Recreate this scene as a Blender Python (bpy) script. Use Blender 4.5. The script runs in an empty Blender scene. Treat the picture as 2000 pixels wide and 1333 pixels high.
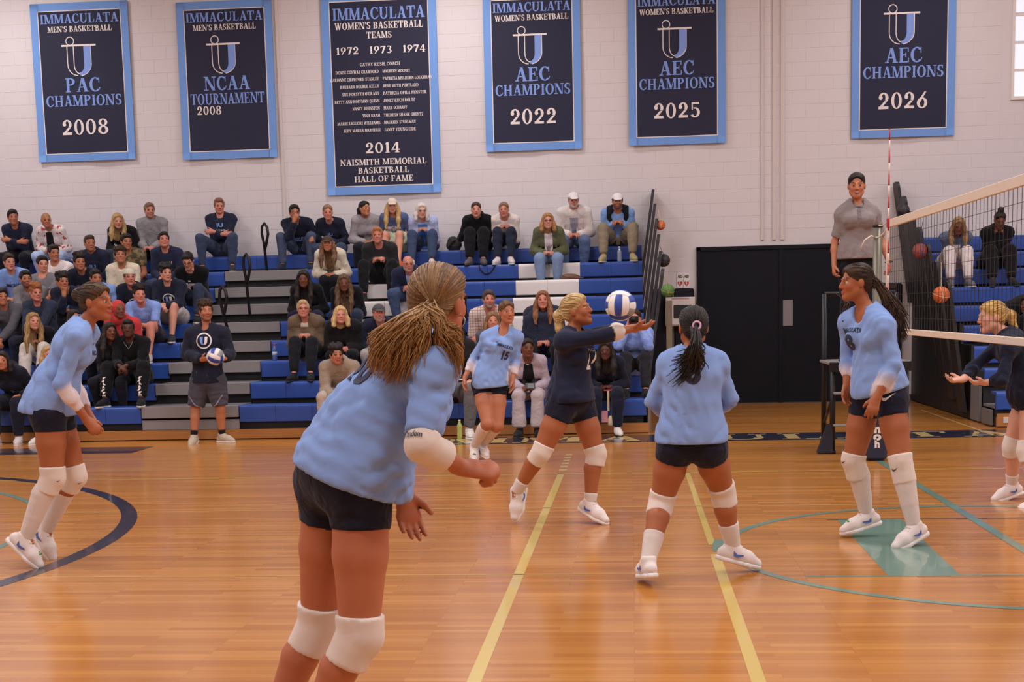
import bpy, bmesh, math, random
import numpy as np
from mathutils import Vector, Matrix
from mathutils.bvhtree import BVHTree

SC = bpy.context.scene
COL = SC.collection
R = random.Random(7)

# ------------------------------------------------------------------ camera
FPX, PITCH, YAW, ROLL, CY, CH = 2674.18, .1280, .0886, -.0231, 951.85, 1.5
def _basis():
    cy, sy = math.cos(YAW), math.sin(YAW)
    F = np.array([-sy*math.cos(PITCH), cy*math.cos(PITCH), -math.sin(PITCH)])
    Rr = np.array([cy, sy, 0.0]); U = np.cross(Rr, F)
    cr, sr = math.cos(ROLL), math.sin(ROLL)
    return cr*Rr + sr*U, -sr*Rr + cr*U, F
CR, CU, CF = _basis()
cam_d = bpy.data.cameras.new('camera'); cam = bpy.data.objects.new('camera', cam_d); COL.objects.link(cam)
cam_d.sensor_width = 36.0; cam_d.lens = FPX/2000*36
cam_d.shift_y = (CY-666.5)/2000      # the photograph is the upper part of a taller frame
cam_d.clip_start = .05; cam_d.clip_end = 200
cam.matrix_world = Matrix(((CR[0], CU[0], -CF[0], 0), (CR[1], CU[1], -CF[1], 0), (CR[2], CU[2], -CF[2], CH), (0, 0, 0, 1)))
SC.camera = cam
def at(px, py, Y):
    """photo pixel -> world point at depth Y"""
    d = CF + CR*(px-1000)/FPX - CU*(py-CY)/FPX
    t = Y/d[1]
    return np.array([d[0]*t, Y, CH+d[2]*t])
def ppm(Y): return FPX/(Y*1.004)

# ------------------------------------------------------------------ world, lights, exposure
SC.view_settings.view_transform = 'Standard'; SC.view_settings.look = 'None'
SC.view_settings.gamma = 1; SC.view_settings.use_curve_mapping = False
SC.view_settings.exposure = 0.0
w = bpy.data.worlds.new('world'); SC.world = w; w.use_nodes = True
w.node_tree.nodes['Background'].inputs[0].default_value = (.75, .8, 1, 1)
w.node_tree.nodes['Background'].inputs[1].default_value = .25
LIGHT_COL = (1.0, .975, 1.0)
for lx in (-9.7, -2.7, 4.3, 11.3):
    for ly in (1.5, 7.5, 13.5, 19.3):
        near = ly > 18                      # the row of lamps that washes the back wall
        if near and lx > 10: continue
        l = bpy.data.lights.new('ceiling_lamp', 'AREA'); l.shape = 'RECTANGLE'; l.size = .9 if near else 2.0; l.size_y = .6 if near else 1.0
        l.energy = (95 if lx < 0 else 45) if near else 215; l.color = LIGHT_COL
        o = bpy.data.objects.new('ceiling_lamp', l); COL.objects.link(o); o.location = (lx, ly, 7.0 if near else 7.75)

# ------------------------------------------------------------------ materials
MATS = {}
def srgb(c):
    if isinstance(c, str):
        c = c.lstrip('#'); c = [int(c[i:i+2], 16)/255 for i in (0, 2, 4)]
    return tuple((x/12.92 if x <= .04045 else ((x+.055)/1.055)**2.4) for x in c[:3])
def new_mat(name):
    m = bpy.data.materials.new(name); m.use_nodes = True
    nt = m.node_tree; b = nt.nodes['Principled BSDF']
    return m, nt, b
def mat(name, col, rough=.6, metal=0, bump=0, bscale=60, noise=0, nscale=8, spec=.5, emit=0, alpha=1, trans=0, coat=0, stretch=None):
    if name in MATS: return MATS[name]
    m, nt, b = new_mat(name); c = srgb(col); N = nt.nodes.new; L = nt.links.new
    b.inputs['Base Color'].default_value = (*c, 1); b.inputs['Roughness'].default_value = rough
    b.inputs['Metallic'].default_value = metal; b.inputs['Specular IOR Level'].default_value = spec
    b.inputs['Coat Weight'].default_value = coat
    if trans: b.inputs['Transmission Weight'].default_value = trans
    if emit:
        b.inputs['Emission Color'].default_value = (*c, 1); b.inputs['Emission Strength'].default_value = emit
    tc = None
    if bump or noise:
        tc = N('ShaderNodeTexCoord'); src = tc.outputs['Object']
        if stretch:
            mp = N('ShaderNodeMapping'); mp.inputs['Scale'].default_value = stretch; L(src, mp.inputs[0]); src = mp.outputs[0]
    if noise:
        n = N('ShaderNodeTexNoise'); n.inputs['Scale'].default_value = nscale; n.inputs['Detail'].default_value = 4; L(src, n.inputs['Vector'])
        mx = N('ShaderNodeMix'); mx.data_type = 'RGBA'
        mx.inputs[6].default_value = (*[x*(1-noise) for x in c], 1); mx.inputs[7].default_value = (*[min(1, x*(1+noise)) for x in c], 1)
        L(n.outputs['Fac'], mx.inputs[0]); L(mx.outputs[2], b.inputs['Base Color'])
    if bump:
        n = N('ShaderNodeTexNoise'); n.inputs['Scale'].default_value = bscale; n.inputs['Detail'].default_value = 3; L(src, n.inputs['Vector'])
        bp = N('ShaderNodeBump'); bp.inputs['Strength'].default_value = bump; bp.inputs['Distance'].default_value = .01
        L(n.outputs['Fac'], bp.inputs['Height']); L(bp.outputs[0], b.inputs['Normal'])
    MATS[name] = m; return m
def fabric(col, rough=.9, fold=.6, pattern=None):
    """woven cloth: plain colour (or vertex colour 'Col'), soft creases as fine relief"""
    key = 'fabric_%s_%s' % (col, pattern)
    if key in MATS: return MATS[key]
    m, nt, b = new_mat(key); N = nt.nodes.new; L = nt.links.new
    b.inputs['Roughness'].default_value = rough; b.inputs['Specular IOR Level'].default_value = .2
    b.inputs['Sheen Weight'].default_value = .08
    tc = N('ShaderNodeTexCoord')
    if col == 'vertex':
        a = N('ShaderNodeVertexColor'); a.layer_name = 'Col'; L(a.outputs[0], b.inputs['Base Color'])
    else:
        c = srgb(col); b.inputs['Base Color'].default_value = (*c, 1)
        if pattern:
            kind, c2 = pattern[0], srgb(pattern[1]); mx = N('ShaderNodeMix'); mx.data_type = 'RGBA'
            mx.inputs[6].default_value = (*c, 1); mx.inputs[7].default_value = (*c2, 1)
            rp = N('ShaderNodeValToRGB'); rp.color_ramp.interpolation = 'CONSTANT'
            if kind == 'blotch':
                t = N('ShaderNodeTexNoise'); t.inputs['Scale'].default_value = pattern[2]; t.inputs['Detail'].default_value = 2
                rp.color_ramp.elements[1].position = pattern[3]
                L(tc.outputs['Object'], t.inputs['Vector']); L(t.outputs['Fac'], rp.inputs[0]); L(rp.outputs[0], mx.inputs[0])
            elif kind == 'plaid':
                outs = []
                for ax in ('X', 'Z'):
                    t = N('ShaderNodeTexWave'); t.bands_direction = ax; t.inputs['Scale'].default_value = pattern[2]
                    L(tc.outputs['Object'], t.inputs['Vector']); outs.append(t.outputs['Fac'])
                mm = N('ShaderNodeMath'); mm.operation = 'MAXIMUM'; L(outs[0], mm.inputs[0]); L(outs[1], mm.inputs[1])
                rp.color_ramp.elements[1].position = .86; L(mm.outputs[0], rp.inputs[0]); L(rp.outputs[0], mx.inputs[0])
            L(mx.outputs[2], b.inputs['Base Color'])
    n = N('ShaderNodeTexNoise'); n.inputs['Scale'].default_value = 13; n.inputs['Detail'].default_value = 2; n.inputs['Distortion'].default_value = .35
    L(tc.outputs['Object'], n.inputs['Vector'])
    bp = N('ShaderNodeBump'); bp.inputs['Strength'].default_value = fold; bp.inputs['Distance'].default_value = .03
    L(n.outputs['Fac'], bp.inputs['Height']); L(bp.outputs[0], b.inputs['Normal'])
    MATS[key] = m; return m
def skin_mat():
    if 'skin' in MATS: return MATS['skin']
    m, nt, b = new_mat('skin'); N = nt.nodes.new; L = nt.links.new
    a = N('ShaderNodeVertexColor'); a.layer_name = 'Col'
    tc = N('ShaderNodeTexCoord'); n = N('ShaderNodeTexNoise'); n.inputs['Scale'].default_value = 14; n.inputs['Detail'].default_value = 3
    L(tc.outputs['Object'], n.inputs['Vector'])
    hs = N('ShaderNodeHueSaturation'); mr = N('ShaderNodeMapRange'); mr.inputs[3].default_value = .93; mr.inputs[4].default_value = 1.07
    L(n.outputs['Fac'], mr.inputs[0]); L(mr.outputs[0], hs.inputs['Value']); L(a.outputs[0], hs.inputs['Color']); L(hs.outputs[0], b.inputs['Base Color'])
    b.inputs['Roughness'].default_value = .5; b.inputs['Specular IOR Level'].default_value = .35
    b.inputs['Subsurface Weight'].default_value = .0
    MATS['skin'] = m; return m
def hair_mat(c1, c2=None):
    key = 'hair_%s_%s' % (c1, c2)
    if key in MATS: return MATS[key]
    m, nt, b = new_mat(key); N = nt.nodes.new; L = nt.links.new
    a = srgb(c1); d = srgb(c2) if c2 else tuple(x*1.7 for x in a)
    tc = N('ShaderNodeTexCoord'); mp = N('ShaderNodeMapping'); mp.inputs['Scale'].default_value = (1, 1, .22); L(tc.outputs['Object'], mp.inputs[0])
    n = N('ShaderNodeTexNoise'); n.inputs['Scale'].default_value = 70; n.inputs['Detail'].default_value = 3; L(mp.outputs[0], n.inputs['Vector'])
    mx = N('ShaderNodeMix'); mx.data_type = 'RGBA'; mx.inputs[6].default_value = (*a, 1); mx.inputs[7].default_value = (*d, 1)
    rp = N('ShaderNodeValToRGB'); rp.color_ramp.elements[0].position = .35; rp.color_ramp.elements[1].position = .68
    L(n.outputs['Fac'], rp.inputs[0]); L(rp.outputs[0], mx.inputs[0]); L(mx.outputs[2], b.inputs['Base Color'])
    bp = N('ShaderNodeBump'); bp.inputs['Strength'].default_value = .5; bp.inputs['Distance'].default_value = .01
    L(n.outputs['Fac'], bp.inputs['Height']); L(bp.outputs[0], b.inputs['Normal'])
    b.inputs['Roughness'].default_value = .45; b.inputs['Specular IOR Level'].default_value = .4
    MATS[key] = m; return m

# ------------------------------------------------------------------ object helpers
def tag(o, label=None, cat=None, group=None, kind=None):
    if label: o['label'] = label
    if cat: o['category'] = cat
    if group: o['group'] = group
    if kind: o['kind'] = kind
    return o
def empty(name, loc=(0, 0, 0), label=None, cat=None, group=None):
    o = bpy.data.objects.new(name, None); COL.objects.link(o); o.location = tuple(float(v) for v in loc); o.empty_display_size = .1
    return tag(o, label, cat, group)
def link(name, me, m=None, parent=None):
    o = bpy.data.objects.new(name, me); COL.objects.link(o)
    if m is not None and not me.materials: me.materials.append(m)
    if parent is not None:
        o.parent = parent
        off = Vector((0, 0, 0)); p = parent
        while p is not None: off += p.location; p = p.parent
        o.location = -off            # meshes are written in world coordinates
    return o
def mesh_np(name, V, F, smooth=True, col=None):
    """V (n,3), F (m,3|4) -> mesh"""
    me = bpy.data.meshes.new(name); V = np.asarray(V, np.float32); F = np.asarray(F, np.int32)
    me.vertices.add(len(V)); me.vertices.foreach_set('co', V.ravel())
    k = F.shape[1]; me.loops.add(F.size); me.loops.foreach_set('vertex_index', F.ravel())
    me.polygons.add(len(F)); me.polygons.foreach_set('loop_start', np.arange(0, F.size, k, dtype=np.int32))
    if smooth: me.polygons.foreach_set('use_smooth', np.ones(len(F), bool))
    me.update(calc_edges=True)
    if col is not None:
        a = me.color_attributes.new('Col', 'FLOAT_COLOR', 'POINT')
        c = np.ones((len(V), 4), np.float32); c[:, :3] = col; a.data.foreach_set('color', c.ravel())
    return me
class MB:
    """collects boxes, prisms and tubes into one mesh"""
    def __init__(s): s.v = []; s.f = []
    def add(s, vs, fs):
        n = len(s.v); s.v += [tuple(float(c) for c in v) for v in vs]; s.f += [tuple(i+n for i in f) for f in fs]; return s
    def box(s, x0, x1, y0, y1, z0, z1, bev=0):
        if bev:
            b = bev; vs = []; 
            for z in (z0, z0+b, z1-b, z1):
                e = b if z in (z0, z1) else 0
                vs += [(x0+e+b, y0+e, z), (x1-e-b, y0+e, z), (x1-e, y0+e+b, z), (x1-e, y1-e-b, z), (x1-e-b, y1-e, z), (x0+e+b, y1-e, z), (x0+e, y1-e-b, z), (x0+e, y0+e+b, z)]
            fs = [tuple(range(7, -1, -1)), tuple(range(24, 32))]
            for l in range(3):
                for i in range(8):
                    j = (i+1) % 8; fs.append((l*8+i, l*8+j, l*8+8+j, l*8+8+i))
            return s.add(vs, fs)
        vs = [(x0, y0, z0), (x1, y0, z0), (x1, y1, z0), (x0, y1, z0), (x0, y0, z1), (x1, y0, z1), (x1, y1, z1), (x0, y1, z1)]
        return s.add(vs, [(3, 2, 1, 0), (4, 5, 6, 7), (0, 1, 5, 4), (1, 2, 6, 5), (2, 3, 7, 6), (3, 0, 4, 7)])
    def tube(s, pts, r, n=8, closed=False):
        pts = [np.array(p, float) for p in pts]; m = len(pts); rs = r if hasattr(r, '__len__') else [r]*m
        base = len(s.v); up = np.array([0, 0, 1.0]); prev = None
        for i, p in enumerate(pts):
            if closed: t = pts[(i+1) % m]-pts[i-1]
            else: t = pts[min(i+1, m-1)]-pts[max(i-1, 0)]
            t = t/(np.linalg.norm(t)+1e-9)
            if prev is None:
                a = up if abs(t[2]) < .9 else np.array([1.0, 0, 0]); u = np.cross(a, t)
            else: u = prev-t*(prev@t)
            u = u/(np.linalg.norm(u)+1e-9); prev = u; v = np.cross(t, u)
            for k in range(n):
                a = 2*math.pi*k/n; s.v.append(tuple(p+rs[i]*(math.cos(a)*u+math.sin(a)*v)))
        for i in range(m if closed else m-1):
            j = (i+1) % m
            for k in range(n):
                l = (k+1) % n; s.f.append((base+i*n+k, base+i*n+l, base+j*n+l, base+j*n+k))
        if not closed:
            s.f.append(tuple(base+k for k in range(n-1, -1, -1))); s.f.append(tuple(base+(m-1)*n+k for k in range(n)))
        return s
    def mesh(s, name, smooth=False):
        me = bpy.data.meshes.new(name); me.from_pydata(s.v, [], s.f); me.update()
        if smooth: me.polygons.foreach_set('use_smooth', np.ones(len(me.polygons), bool))
        return me
    def build(s, name, m, parent=None, smooth=False):
        return link(name, s.mesh(name, smooth), m, parent)
def inst(name, me, loc, parent=None):
    o = bpy.data.objects.new(name, me); COL.objects.link(o)
    if parent is not None:
        o.parent = parent; off = Vector((0, 0, 0)); p = parent
        while p is not None: off += p.location; p = p.parent
        o.location = Vector(loc)-off
    else: o.location = loc
    return o

# ------------------------------------------------------------------ lettering: a bold serif alphabet drawn in strokes
def _arc(cx, cy, rx, ry, a0, a1, T=.2, t=.085, n=14):
    P = []
    for i in range(n+1):
        a = math.radians(a0+(a1-a0)*i/n); c, s = math.cos(a), math.sin(a)
        P.append(((cx+rx*c, cy+ry*s), (cx+(rx-T)*c, cy+(ry-t)*s)))
    return [[P[i][0], P[i+1][0], P[i+1][1], P[i][1]] for i in range(n)]
def _bar(x0, x1, y0, y1): return [[(x0, y0), (x1, y0), (x1, y1), (x0, y1)]]
def _dia(xa, ya, xb, yb, w): return [[(xa-w/2, ya), (xa+w/2, ya), (xb+w/2, yb), (xb-w/2, yb)]]
def _stem(x, w=.2, y0=0, y1=1, top=1, bot=1, sw=.18):
    q = _bar(x-w/2, x+w/2, y0, y1)
    if top: q += _bar(x-sw, x+sw, y1-.07, y1)
    if bot: q += _bar(x-sw, x+sw, y0, y0+.07)
    return q
GL = {}
def _glyphs():
    S, B, D, A = _stem, _bar, _dia, _arc
    g = GL
    g['I'] = (.4, S(.2)); g[' '] = (.32, []); g["'"] = (.2, D(.08, .7, .12, 1, .12)); g[','] = (.22, D(.06, -.15, .12, .15, .13)); g['&'] = (.8, A(.35, .3, .3, .3, 0, 360)+A(.35, .76, .2, .24, 0, 360))
    g['M'] = (1.08, S(.14, .09)+S(.92, .2)+D(.52, .02, .2, 1, .2)+D(.52, .02, .86, 1, .09))
    g['A'] = (.86, D(.14, 0, .42, 1, .09)+D(.7, 0, .44, 1, .21)+B(.24, .6, .3, .38)+B(0, .28, 0, .07)+B(.52, .88, 0, .07))
    g['C'] = (.8, A(.44, .5, .42, .52, 45, 315, .21, .09, 20)+B(.68, .75, .62, 1)+D(.7, .1, .78, .3, .07))
    g['U'] = (.9, S(.2, .2, .3, 1, 1, 0)+S(.74, .09, .3, 1, 1, 0, .14)+A(.445, .33, .345, .35, 180, 360, .15, .11))
    g['L'] = (.72, S(.2)+B(.3, .68, 0, .08)+D(.62, .05, .68, .36, .08))
    g['T'] = (.8, S(.4, .2, 0, 1, 0, 1)+B(.02, .78, .92, 1)+D(.05, .68, .03, .98, .08)+D(.75, .68, .77, .98, .08))
    g['N'] = (.92, S(.14, .09)+S(.78, .09, 0, 1, 1, 0)+D(.74, 0, .16, 1, .22))
    g['P'] = (.76, S(.2)+A(.36, .74, .36, .27, -90, 90, .2, .08)+B(.2, .38, .92, 1)+B(.2, .38, .47, .55))
    g['R'] = (.88, S(.2)+A(.36, .74, .35, .27, -90, 90, .2, .08)+B(.2, .38, .92, 1)+B(.2, .38, .47, .55)+D(.72, 0, .45, .5, .2)+B(.6, .9, 0, .07))
    g['B'] = (.8, S(.2)+A(.36, .75, .33, .25, -90, 90, .2, .08)+A(.36, .27, .4, .27, -90, 90, .21, .08)+B(.2, .38, .92, 1)+B(.2, .38, .46, .54)+B(.2, .38, 0, .08))
    g['D'] = (.88, S(.2)+A(.38, .5, .46, .5, -90, 90, .21, .08)+B(.2, .4, .92, 1)+B(.2, .4, 0, .08))
    g['E'] = (.74, S(.2)+B(.2, .68, .92, 1)+B(.2, .7, 0, .08)+B(.2, .5, .47, .55)+B(.62, .69, .7, 1)+B(.64, .71, 0, .32)+B(.47, .53, .36, .66))
    g['F'] = (.7, S(.2)+B(.2, .66, .92, 1)+B(.2, .5, .47, .55)+B(.6, .67, .7, 1)+B(.47, .53, .36, .66))
    g['G'] = (.88, A(.44, .5, .42, .52, 45, 330, .21, .09, 20)+B(.68, .75, .62, 1)+B(.62, .82, .05, .42)+B(.52, .88, .4, .47))
    g['H'] = (.94, S(.2)+S(.74)+B(.2, .74, .46, .55))
    g['K'] = (.88, S(.2)+D(.36, .42, .72, .96, .1)+D(.74, 0, .46, .55, .2)+B(.56, .9, .93, 1)+B(.6, .92, 0, .07))
    g['O'] = (.9, A(.45, .5, .43, .52, 0, 360, .21, .08, 24)); g['Q'] = (.9, g['O'][1]+D(.66, -.2, .48, .1, .16))
    g['S'] = (.66, A(.33, .74, .29, .27, 40, 270, .2, .09)+A(.33, .26, .31, .28, -140, 90, .2, .09)+B(.53, .59, .7, .98)+B(.05, .11, .02, .34))
    g['V'] = (.86, D(.42, 0, .16, 1, .21)+D(.44, 0, .72, 1, .09)+B(0, .34, .93, 1)+B(.58, .88, .93, 1))
    g['W'] = (1.2, D(.38, 0, .16, 1, .2)+D(.4, 0, .6, 1, .09)+D(.82, 0, .6, 1, .2)+D(.84, 0, 1.06, 1, .09)+B(0, .34, .93, 1)+B(.92, 1.2, .93, 1)+B(.42, .74, .93, 1))
    g['Y'] = (.82, S(.41, .2, 0, .45, 0, 1)+D(.4, .42, .14, 1, .2)+D(.44, .42, .7, 1, .09)+B(0, .32, .93, 1)+B(.56, .84, .93, 1))
    g['Z'] = (.7, B(.05, .65, .92, 1)+B(.03, .67, 0, .08)+D(.14, 0, .54, 1, .2)); g['J'] = (.56, S(.36, .2, .2, 1, 1, 0)+A(.24, .2, .22, .22, 180, 360, .18, .09))
    g['X'] = (.84, D(.68, 0, .18, 1, .21)+D(.16, 0, .66, 1, .09)+B(0, .34, .93, 1)+B(.5, .84, 0, .07))
    g['0'] = (.74, A(.36, .5, .33, .52, 0, 360, .18, .08, 24)); g['1'] = (.5, S(.26, .2, 0, 1, 0, 1)+D(.1, .8, .24, 1, .1))
    g['2'] = (.74, A(.36, .7, .3, .32, -40, 170, .19, .09)+[[(.42, .5), (.6, .5), (.26, .1), (.06, .1)]]+B(.05, .66, 0, .17)+A(.18, .7, .12, .12, 0, 360, .12, .12))
    g['3'] = (.72, A(.34, .75, .29, .26, -90, 150, .19, .08)+A(.34, .27, .32, .29, -150, 90, .2, .08)); g['4'] = (.76, S(.5, .19, 0, 1, 0, 1)+D(.08, .26, .46, 1, .1)+B(.03, .72, .24, .34))
    g['5'] = (.72, A(.34, .32, .33, .34, -150, 110, .2, .09)+B(.12, .2, .5, 1)+B(.12, .62, .86, 1)); g['6'] = (.74, A(.36, .32, .33, .34, 0, 360, .19, .08)+[[(.03, .32), (.22, .32), (.62, 1.02), (.5, 1.02)]])
    g['7'] = (.7, B(.05, .66, .86, 1)+D(.26, 0, .58, .95, .2)+B(.05, .11, .7, 1)); g['8'] = (.74, A(.36, .27, .33, .29, 0, 360, .19, .08)+A(.36, .77, .29, .25, 0, 360, .17, .08)); g['9'] = (.74, A(.36, .68, .33, .34, 0, 360, .19, .08)+[[(.5, .68), (.69, .68), (.22, -.02), (.1, -.02)]])
_glyphs()
def serif_quads(txt, gap=.06):
    x = 0; Q = []
    for ch in txt:
        if ch not in GL: x += .4; continue
        wd, qs = GL[ch]
        for q in qs: Q.append([(px+x, py) for px, py in q])
        x += wd+gap
    return Q, max(x-gap, .01)
def sans_mesh(txt, bold=.03):
    c = bpy.data.curves.new('lettering', 'FONT'); c.body = txt; c.size = 1.4; c.offset = bold; c.align_x = 'CENTER'; c.resolution_u = 3
    o = bpy.data.objects.new('tmp_lettering', c); COL.objects.link(o)
    dg = bpy.context.evaluated_depsgraph_get(); me = bpy.data.meshes.new_from_object(o.evaluated_get(dg))
    V = np.array([v.co[:2] for v in me.vertices]); F = [tuple(p.vertices) for p in me.polygons]
    bpy.data.objects.remove(o); bpy.data.curves.remove(c); bpy.data.meshes.remove(me)
    V[:, 1] -= V[:, 1].min(); V /= max(V[:, 1].max(), 1e-6); V[:, 0] -= (V[:, 0].min()+V[:, 0].max())/2
    return V, F
# ------------------------------------------------------------------ the hall
YW = 21.35                                       # back wall
X0, X1, YF, ZC = -15.0, 13.0, -5.0, 8.0
def floor_mat():
    m, nt, b = new_mat('maple_floor'); N = nt.nodes.new; L = nt.links.new
    tc = N('ShaderNodeTexCoord'); src = tc.outputs['Object']
    br = N('ShaderNodeTexBrick'); br.inputs['Scale'].default_value = 1; br.inputs['Brick Width'].default_value = .95; br.inputs['Row Height'].default_value = .057
    br.inputs['Mortar Size'].default_value = .0012; br.inputs['Bias'].default_value = -.1; br.offset_frequency = 3; br.offset = .37
    br.inputs['Color1'].default_value = (*srgb('#b0702f'), 1); br.inputs['Color2'].default_value = (*srgb('#c58741'), 1); br.inputs['Mortar'].default_value = (*srgb('#a3662c'), 1)
    L(src, br.inputs['Vector'])
    mp = N('ShaderNodeMapping'); mp.inputs['Scale'].default_value = (.55, 14, 1); L(src, mp.inputs[0])
    n = N('ShaderNodeTexNoise'); n.inputs['Scale'].default_value = 2.2; n.inputs['Detail'].default_value = 5; L(mp.outputs[0], n.inputs['Vector'])
    hs = N('ShaderNodeHueSaturation'); mr = N('ShaderNodeMapRange'); mr.inputs[3].default_value = .80; mr.inputs[4].default_value = 1.2
    L(n.outputs['Fac'], mr.inputs[0]); L(mr.outputs[0], hs.inputs['Value']); L(br.outputs['Color'], hs.inputs['Color']); L(hs.outputs[0], b.inputs['Base Color'])
    b.inputs['Roughness'].default_value = .2; b.inputs['Specular IOR Level'].default_value = .5
    b.inputs['Coat Weight'].default_value = .12; b.inputs['Coat Roughness'].default_value = .08
    mp2 = N('ShaderNodeMapping'); mp2.inputs['Scale'].default_value = (.8, 17.5, 1); L(src, mp2.inputs[0])
    n2 = N('ShaderNodeTexNoise'); n2.inputs['Scale'].default_value = 1.6; n2.inputs['Detail'].default_value = 2; L(mp2.outputs[0], n2.inputs['Vector'])
    bp = N('ShaderNodeBump'); bp.inputs['Strength'].default_value = .12; bp.inputs['Distance'].default_value = .004
    L(n2.outputs['Fac'], bp.inputs['Height']); L(bp.outputs[0], b.inputs['Normal']); L(bp.outputs[0], b.inputs['Coat Normal'])
    return m
floor = MB().box(X0, X1, YF, YW, -.1, 0).build('floor', floor_mat()); tag(floor, kind='structure')
WALLC = '#d8d0d1'
wall_m = mat('wall_paint', WALLC, .62, bump=.15, bscale=90, noise=.02, nscale=3, spec=.3)
ceil_m = mat('ceiling_paint', '#c9c6c2', .9)
YM = YW+.003
wb = MB().box(X0, X1, YM, YW+.3, 0, ZC).build('wall_back', wall_m); tag(wb, kind='structure')
tag(MB().box(X0-.3, X0, YF, YW, 0, ZC).build('wall_left', wall_m), kind='structure')
tag(MB().box(X1, X1+.3, YF, YW, 0, ZC).build('wall_right', wall_m), kind='structure')
tag(MB().box(X0, X1, YF-.3, YF, 0, ZC).build('wall_front', wall_m), kind='structure')
tag(MB().box(X0, X1, YF, YW, ZC, ZC+.2).build('ceiling', ceil_m), kind='structure')
# painted concrete blocks, 16 x 8 inch with recessed joints
BW, BH = .4064, .2032
WINX, WINZ = at(1979, 190, YW)[0], at(1979, 190, YW)[2]
WIN = (WINX, WINX+1.25, WINZ, at(1979, -60, YW)[2])
DX0, DX1, DZ = at(1360, 483, YW)[0], at(1692, 475, YW)[0], at(1450, 481, YW)[2]
spots = []
for r in range(8, 33):
    z = r*BH
    for c in range(-29, 28):
        x = c*BW+(BW/2 if r % 2 else 0)
        if x+BW < X0 or x > X1-.4: continue
        if x+BW > WIN[0]-.02 and x < WIN[1]+.02 and z+BH > WIN[2]-.02 and z < WIN[3]+.02: continue
        if x+BW > DX0-.06 and x < DX1+.06 and z < DZ+.07: continue
        if x+BW < .6 and z < 2.2: continue
        spots.append((x, z))
def seen_key(s):
    v = np.array([s[0]+.2, YW, s[1]-CH+.1]); d = v@CF; px = 1000+FPX*(v@CR)/d; py = CY-FPX*(v@CU)/d
    out = not (0 < px < 2000 and 0 < py < 700)
    return (out, d)
spots.sort(key=seen_key)
bm_ = MB().box(.0022, BW-.0022, YW, YW+.02, .0022, BH-.0022, bev=.0018)
blk = bm_.mesh('block'); blk.materials.append(wall_m)
for x, z in spots[:300]: inst('block', blk, (x, 0, z), wb)
rest = MB()
for x, z in spots[300:]: rest.add([(v[0]+x, v[1], v[2]+z) for v in bm_.v], bm_.f)
o = rest.build('blocks', wall_m, wb); tag(o, kind='stuff')
# control joints and conduit on the wall
strip_m = mat('strip_paint', '#cfc3bf', .5)
for k, (px, wpx) in enumerate(((1489, 5), (1512, 7), (1528, 7), (552, 5))):
    a = at(px, 300, YW); hw = wpx/2/ppm(YW)
    t = MB().box(a[0]-hw, a[0]+hw, YW-.025, YW, DZ+.08 if k < 3 else 2.3, ZC).build('trim_%d' % (k+1), strip_m); tag(t, kind='structure')

# window high on the right
fr_m = mat('window_frame_paint', '#e6dcd6', .5)
glow = mat('daylit_glass', '#dfe6f2', .3, emit=.55)
win = MB().box(WIN[0], WIN[1], YW-.03, YW+.05, WIN[2]-.04, WIN[2]).box(WIN[0]-.04, WIN[0], YW-.03, YW+.05, WIN[2]-.04, WIN[3]).box(WIN[1], WIN[1]+.04, YW-.03, YW+.05, WIN[2]-.04, WIN[3]).box(WIN[0], WIN[1], YW-.03, YW+.05, WIN[3]-.04, WIN[3]).build('window_1', fr_m)
tag(win, kind='structure')
for k, (ya, yb) in enumerate(((190, 138), (136, 84), (82, 30), (26, -30))):
    za, zb = at(1985, ya, YW)[2], at(1985, yb, YW)[2]
    MB().box(WIN[0], WIN[1], YW-.005, YW+.004, za+.012, zb-.012).build('pane', glow, win)
    MB().box(WIN[0], WIN[1], YW-.02, YW+.004, zb-.012, zb+.012).build('mullion', fr_m, win)

# wall pads, double door
navy_pad = mat('navy_vinyl', '#121320', .6, bump=.1, bscale=40, spec=.25)
navy_door = mat('navy_paint', '#10111a', .65, spec=.2)
PZ = at(1320, 564, YW)[2]
for k, (xa, xb) in enumerate(((.3, .3+(DX0-.3)/2), (.3+(DX0-.3)/2, DX0-.03), (DX1+.02, 4.1))):
    t = MB().box(xa+.01, xb-.01, YW-.06, YW, .05, PZ, bev=.02).build('wall_pad', navy_pad)
    tag(t, ['navy wall pad behind the stepped bleacher end panels', 'navy wall pad under the two defibrillator signs', 'navy wall pad between the double door and the right bleachers'][k], 'wall pad', 'navy wall pads')
door = MB().box(DX0-.0, DX0+.06, YW-.05, YW, 0, DZ).box(DX1-.06, DX1, YW-.05, YW, 0, DZ).box(DX0, DX1, YW-.05, YW, DZ-.06, DZ).build('door_1', navy_door); tag(door, kind='structure')
xm = (DX0+DX1)/2
MB().box(DX0+.06, xm-.004, YW-.03, YW, .02, DZ-.06).build('door_leaf', navy_door, door)
MB().box(xm+.004, DX1-.06, YW-.03, YW, .02, DZ-.06).build('door_leaf', navy_door, door)
MB().box(xm-.03, xm+.03, YW-.045, YW-.03, .02, DZ-.06).build('door_astragal', navy_door, door)
a, b_ = at(1522, 637, YW), at(1548, 586, YW)
MB().box(a[0], b_[0], YW-.042, YW-.03, a[2], b_[2]).build('push_plate', mat('brushed_plate', '#8d8a8c', .35, metal=.7), door)
tag(MB().box(DX0-.1, X1, YW-.02, YW, 0, .1).build('baseboard_back', mat('grey_rubber_base', '#4a4648', .6)), kind='structure')

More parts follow.
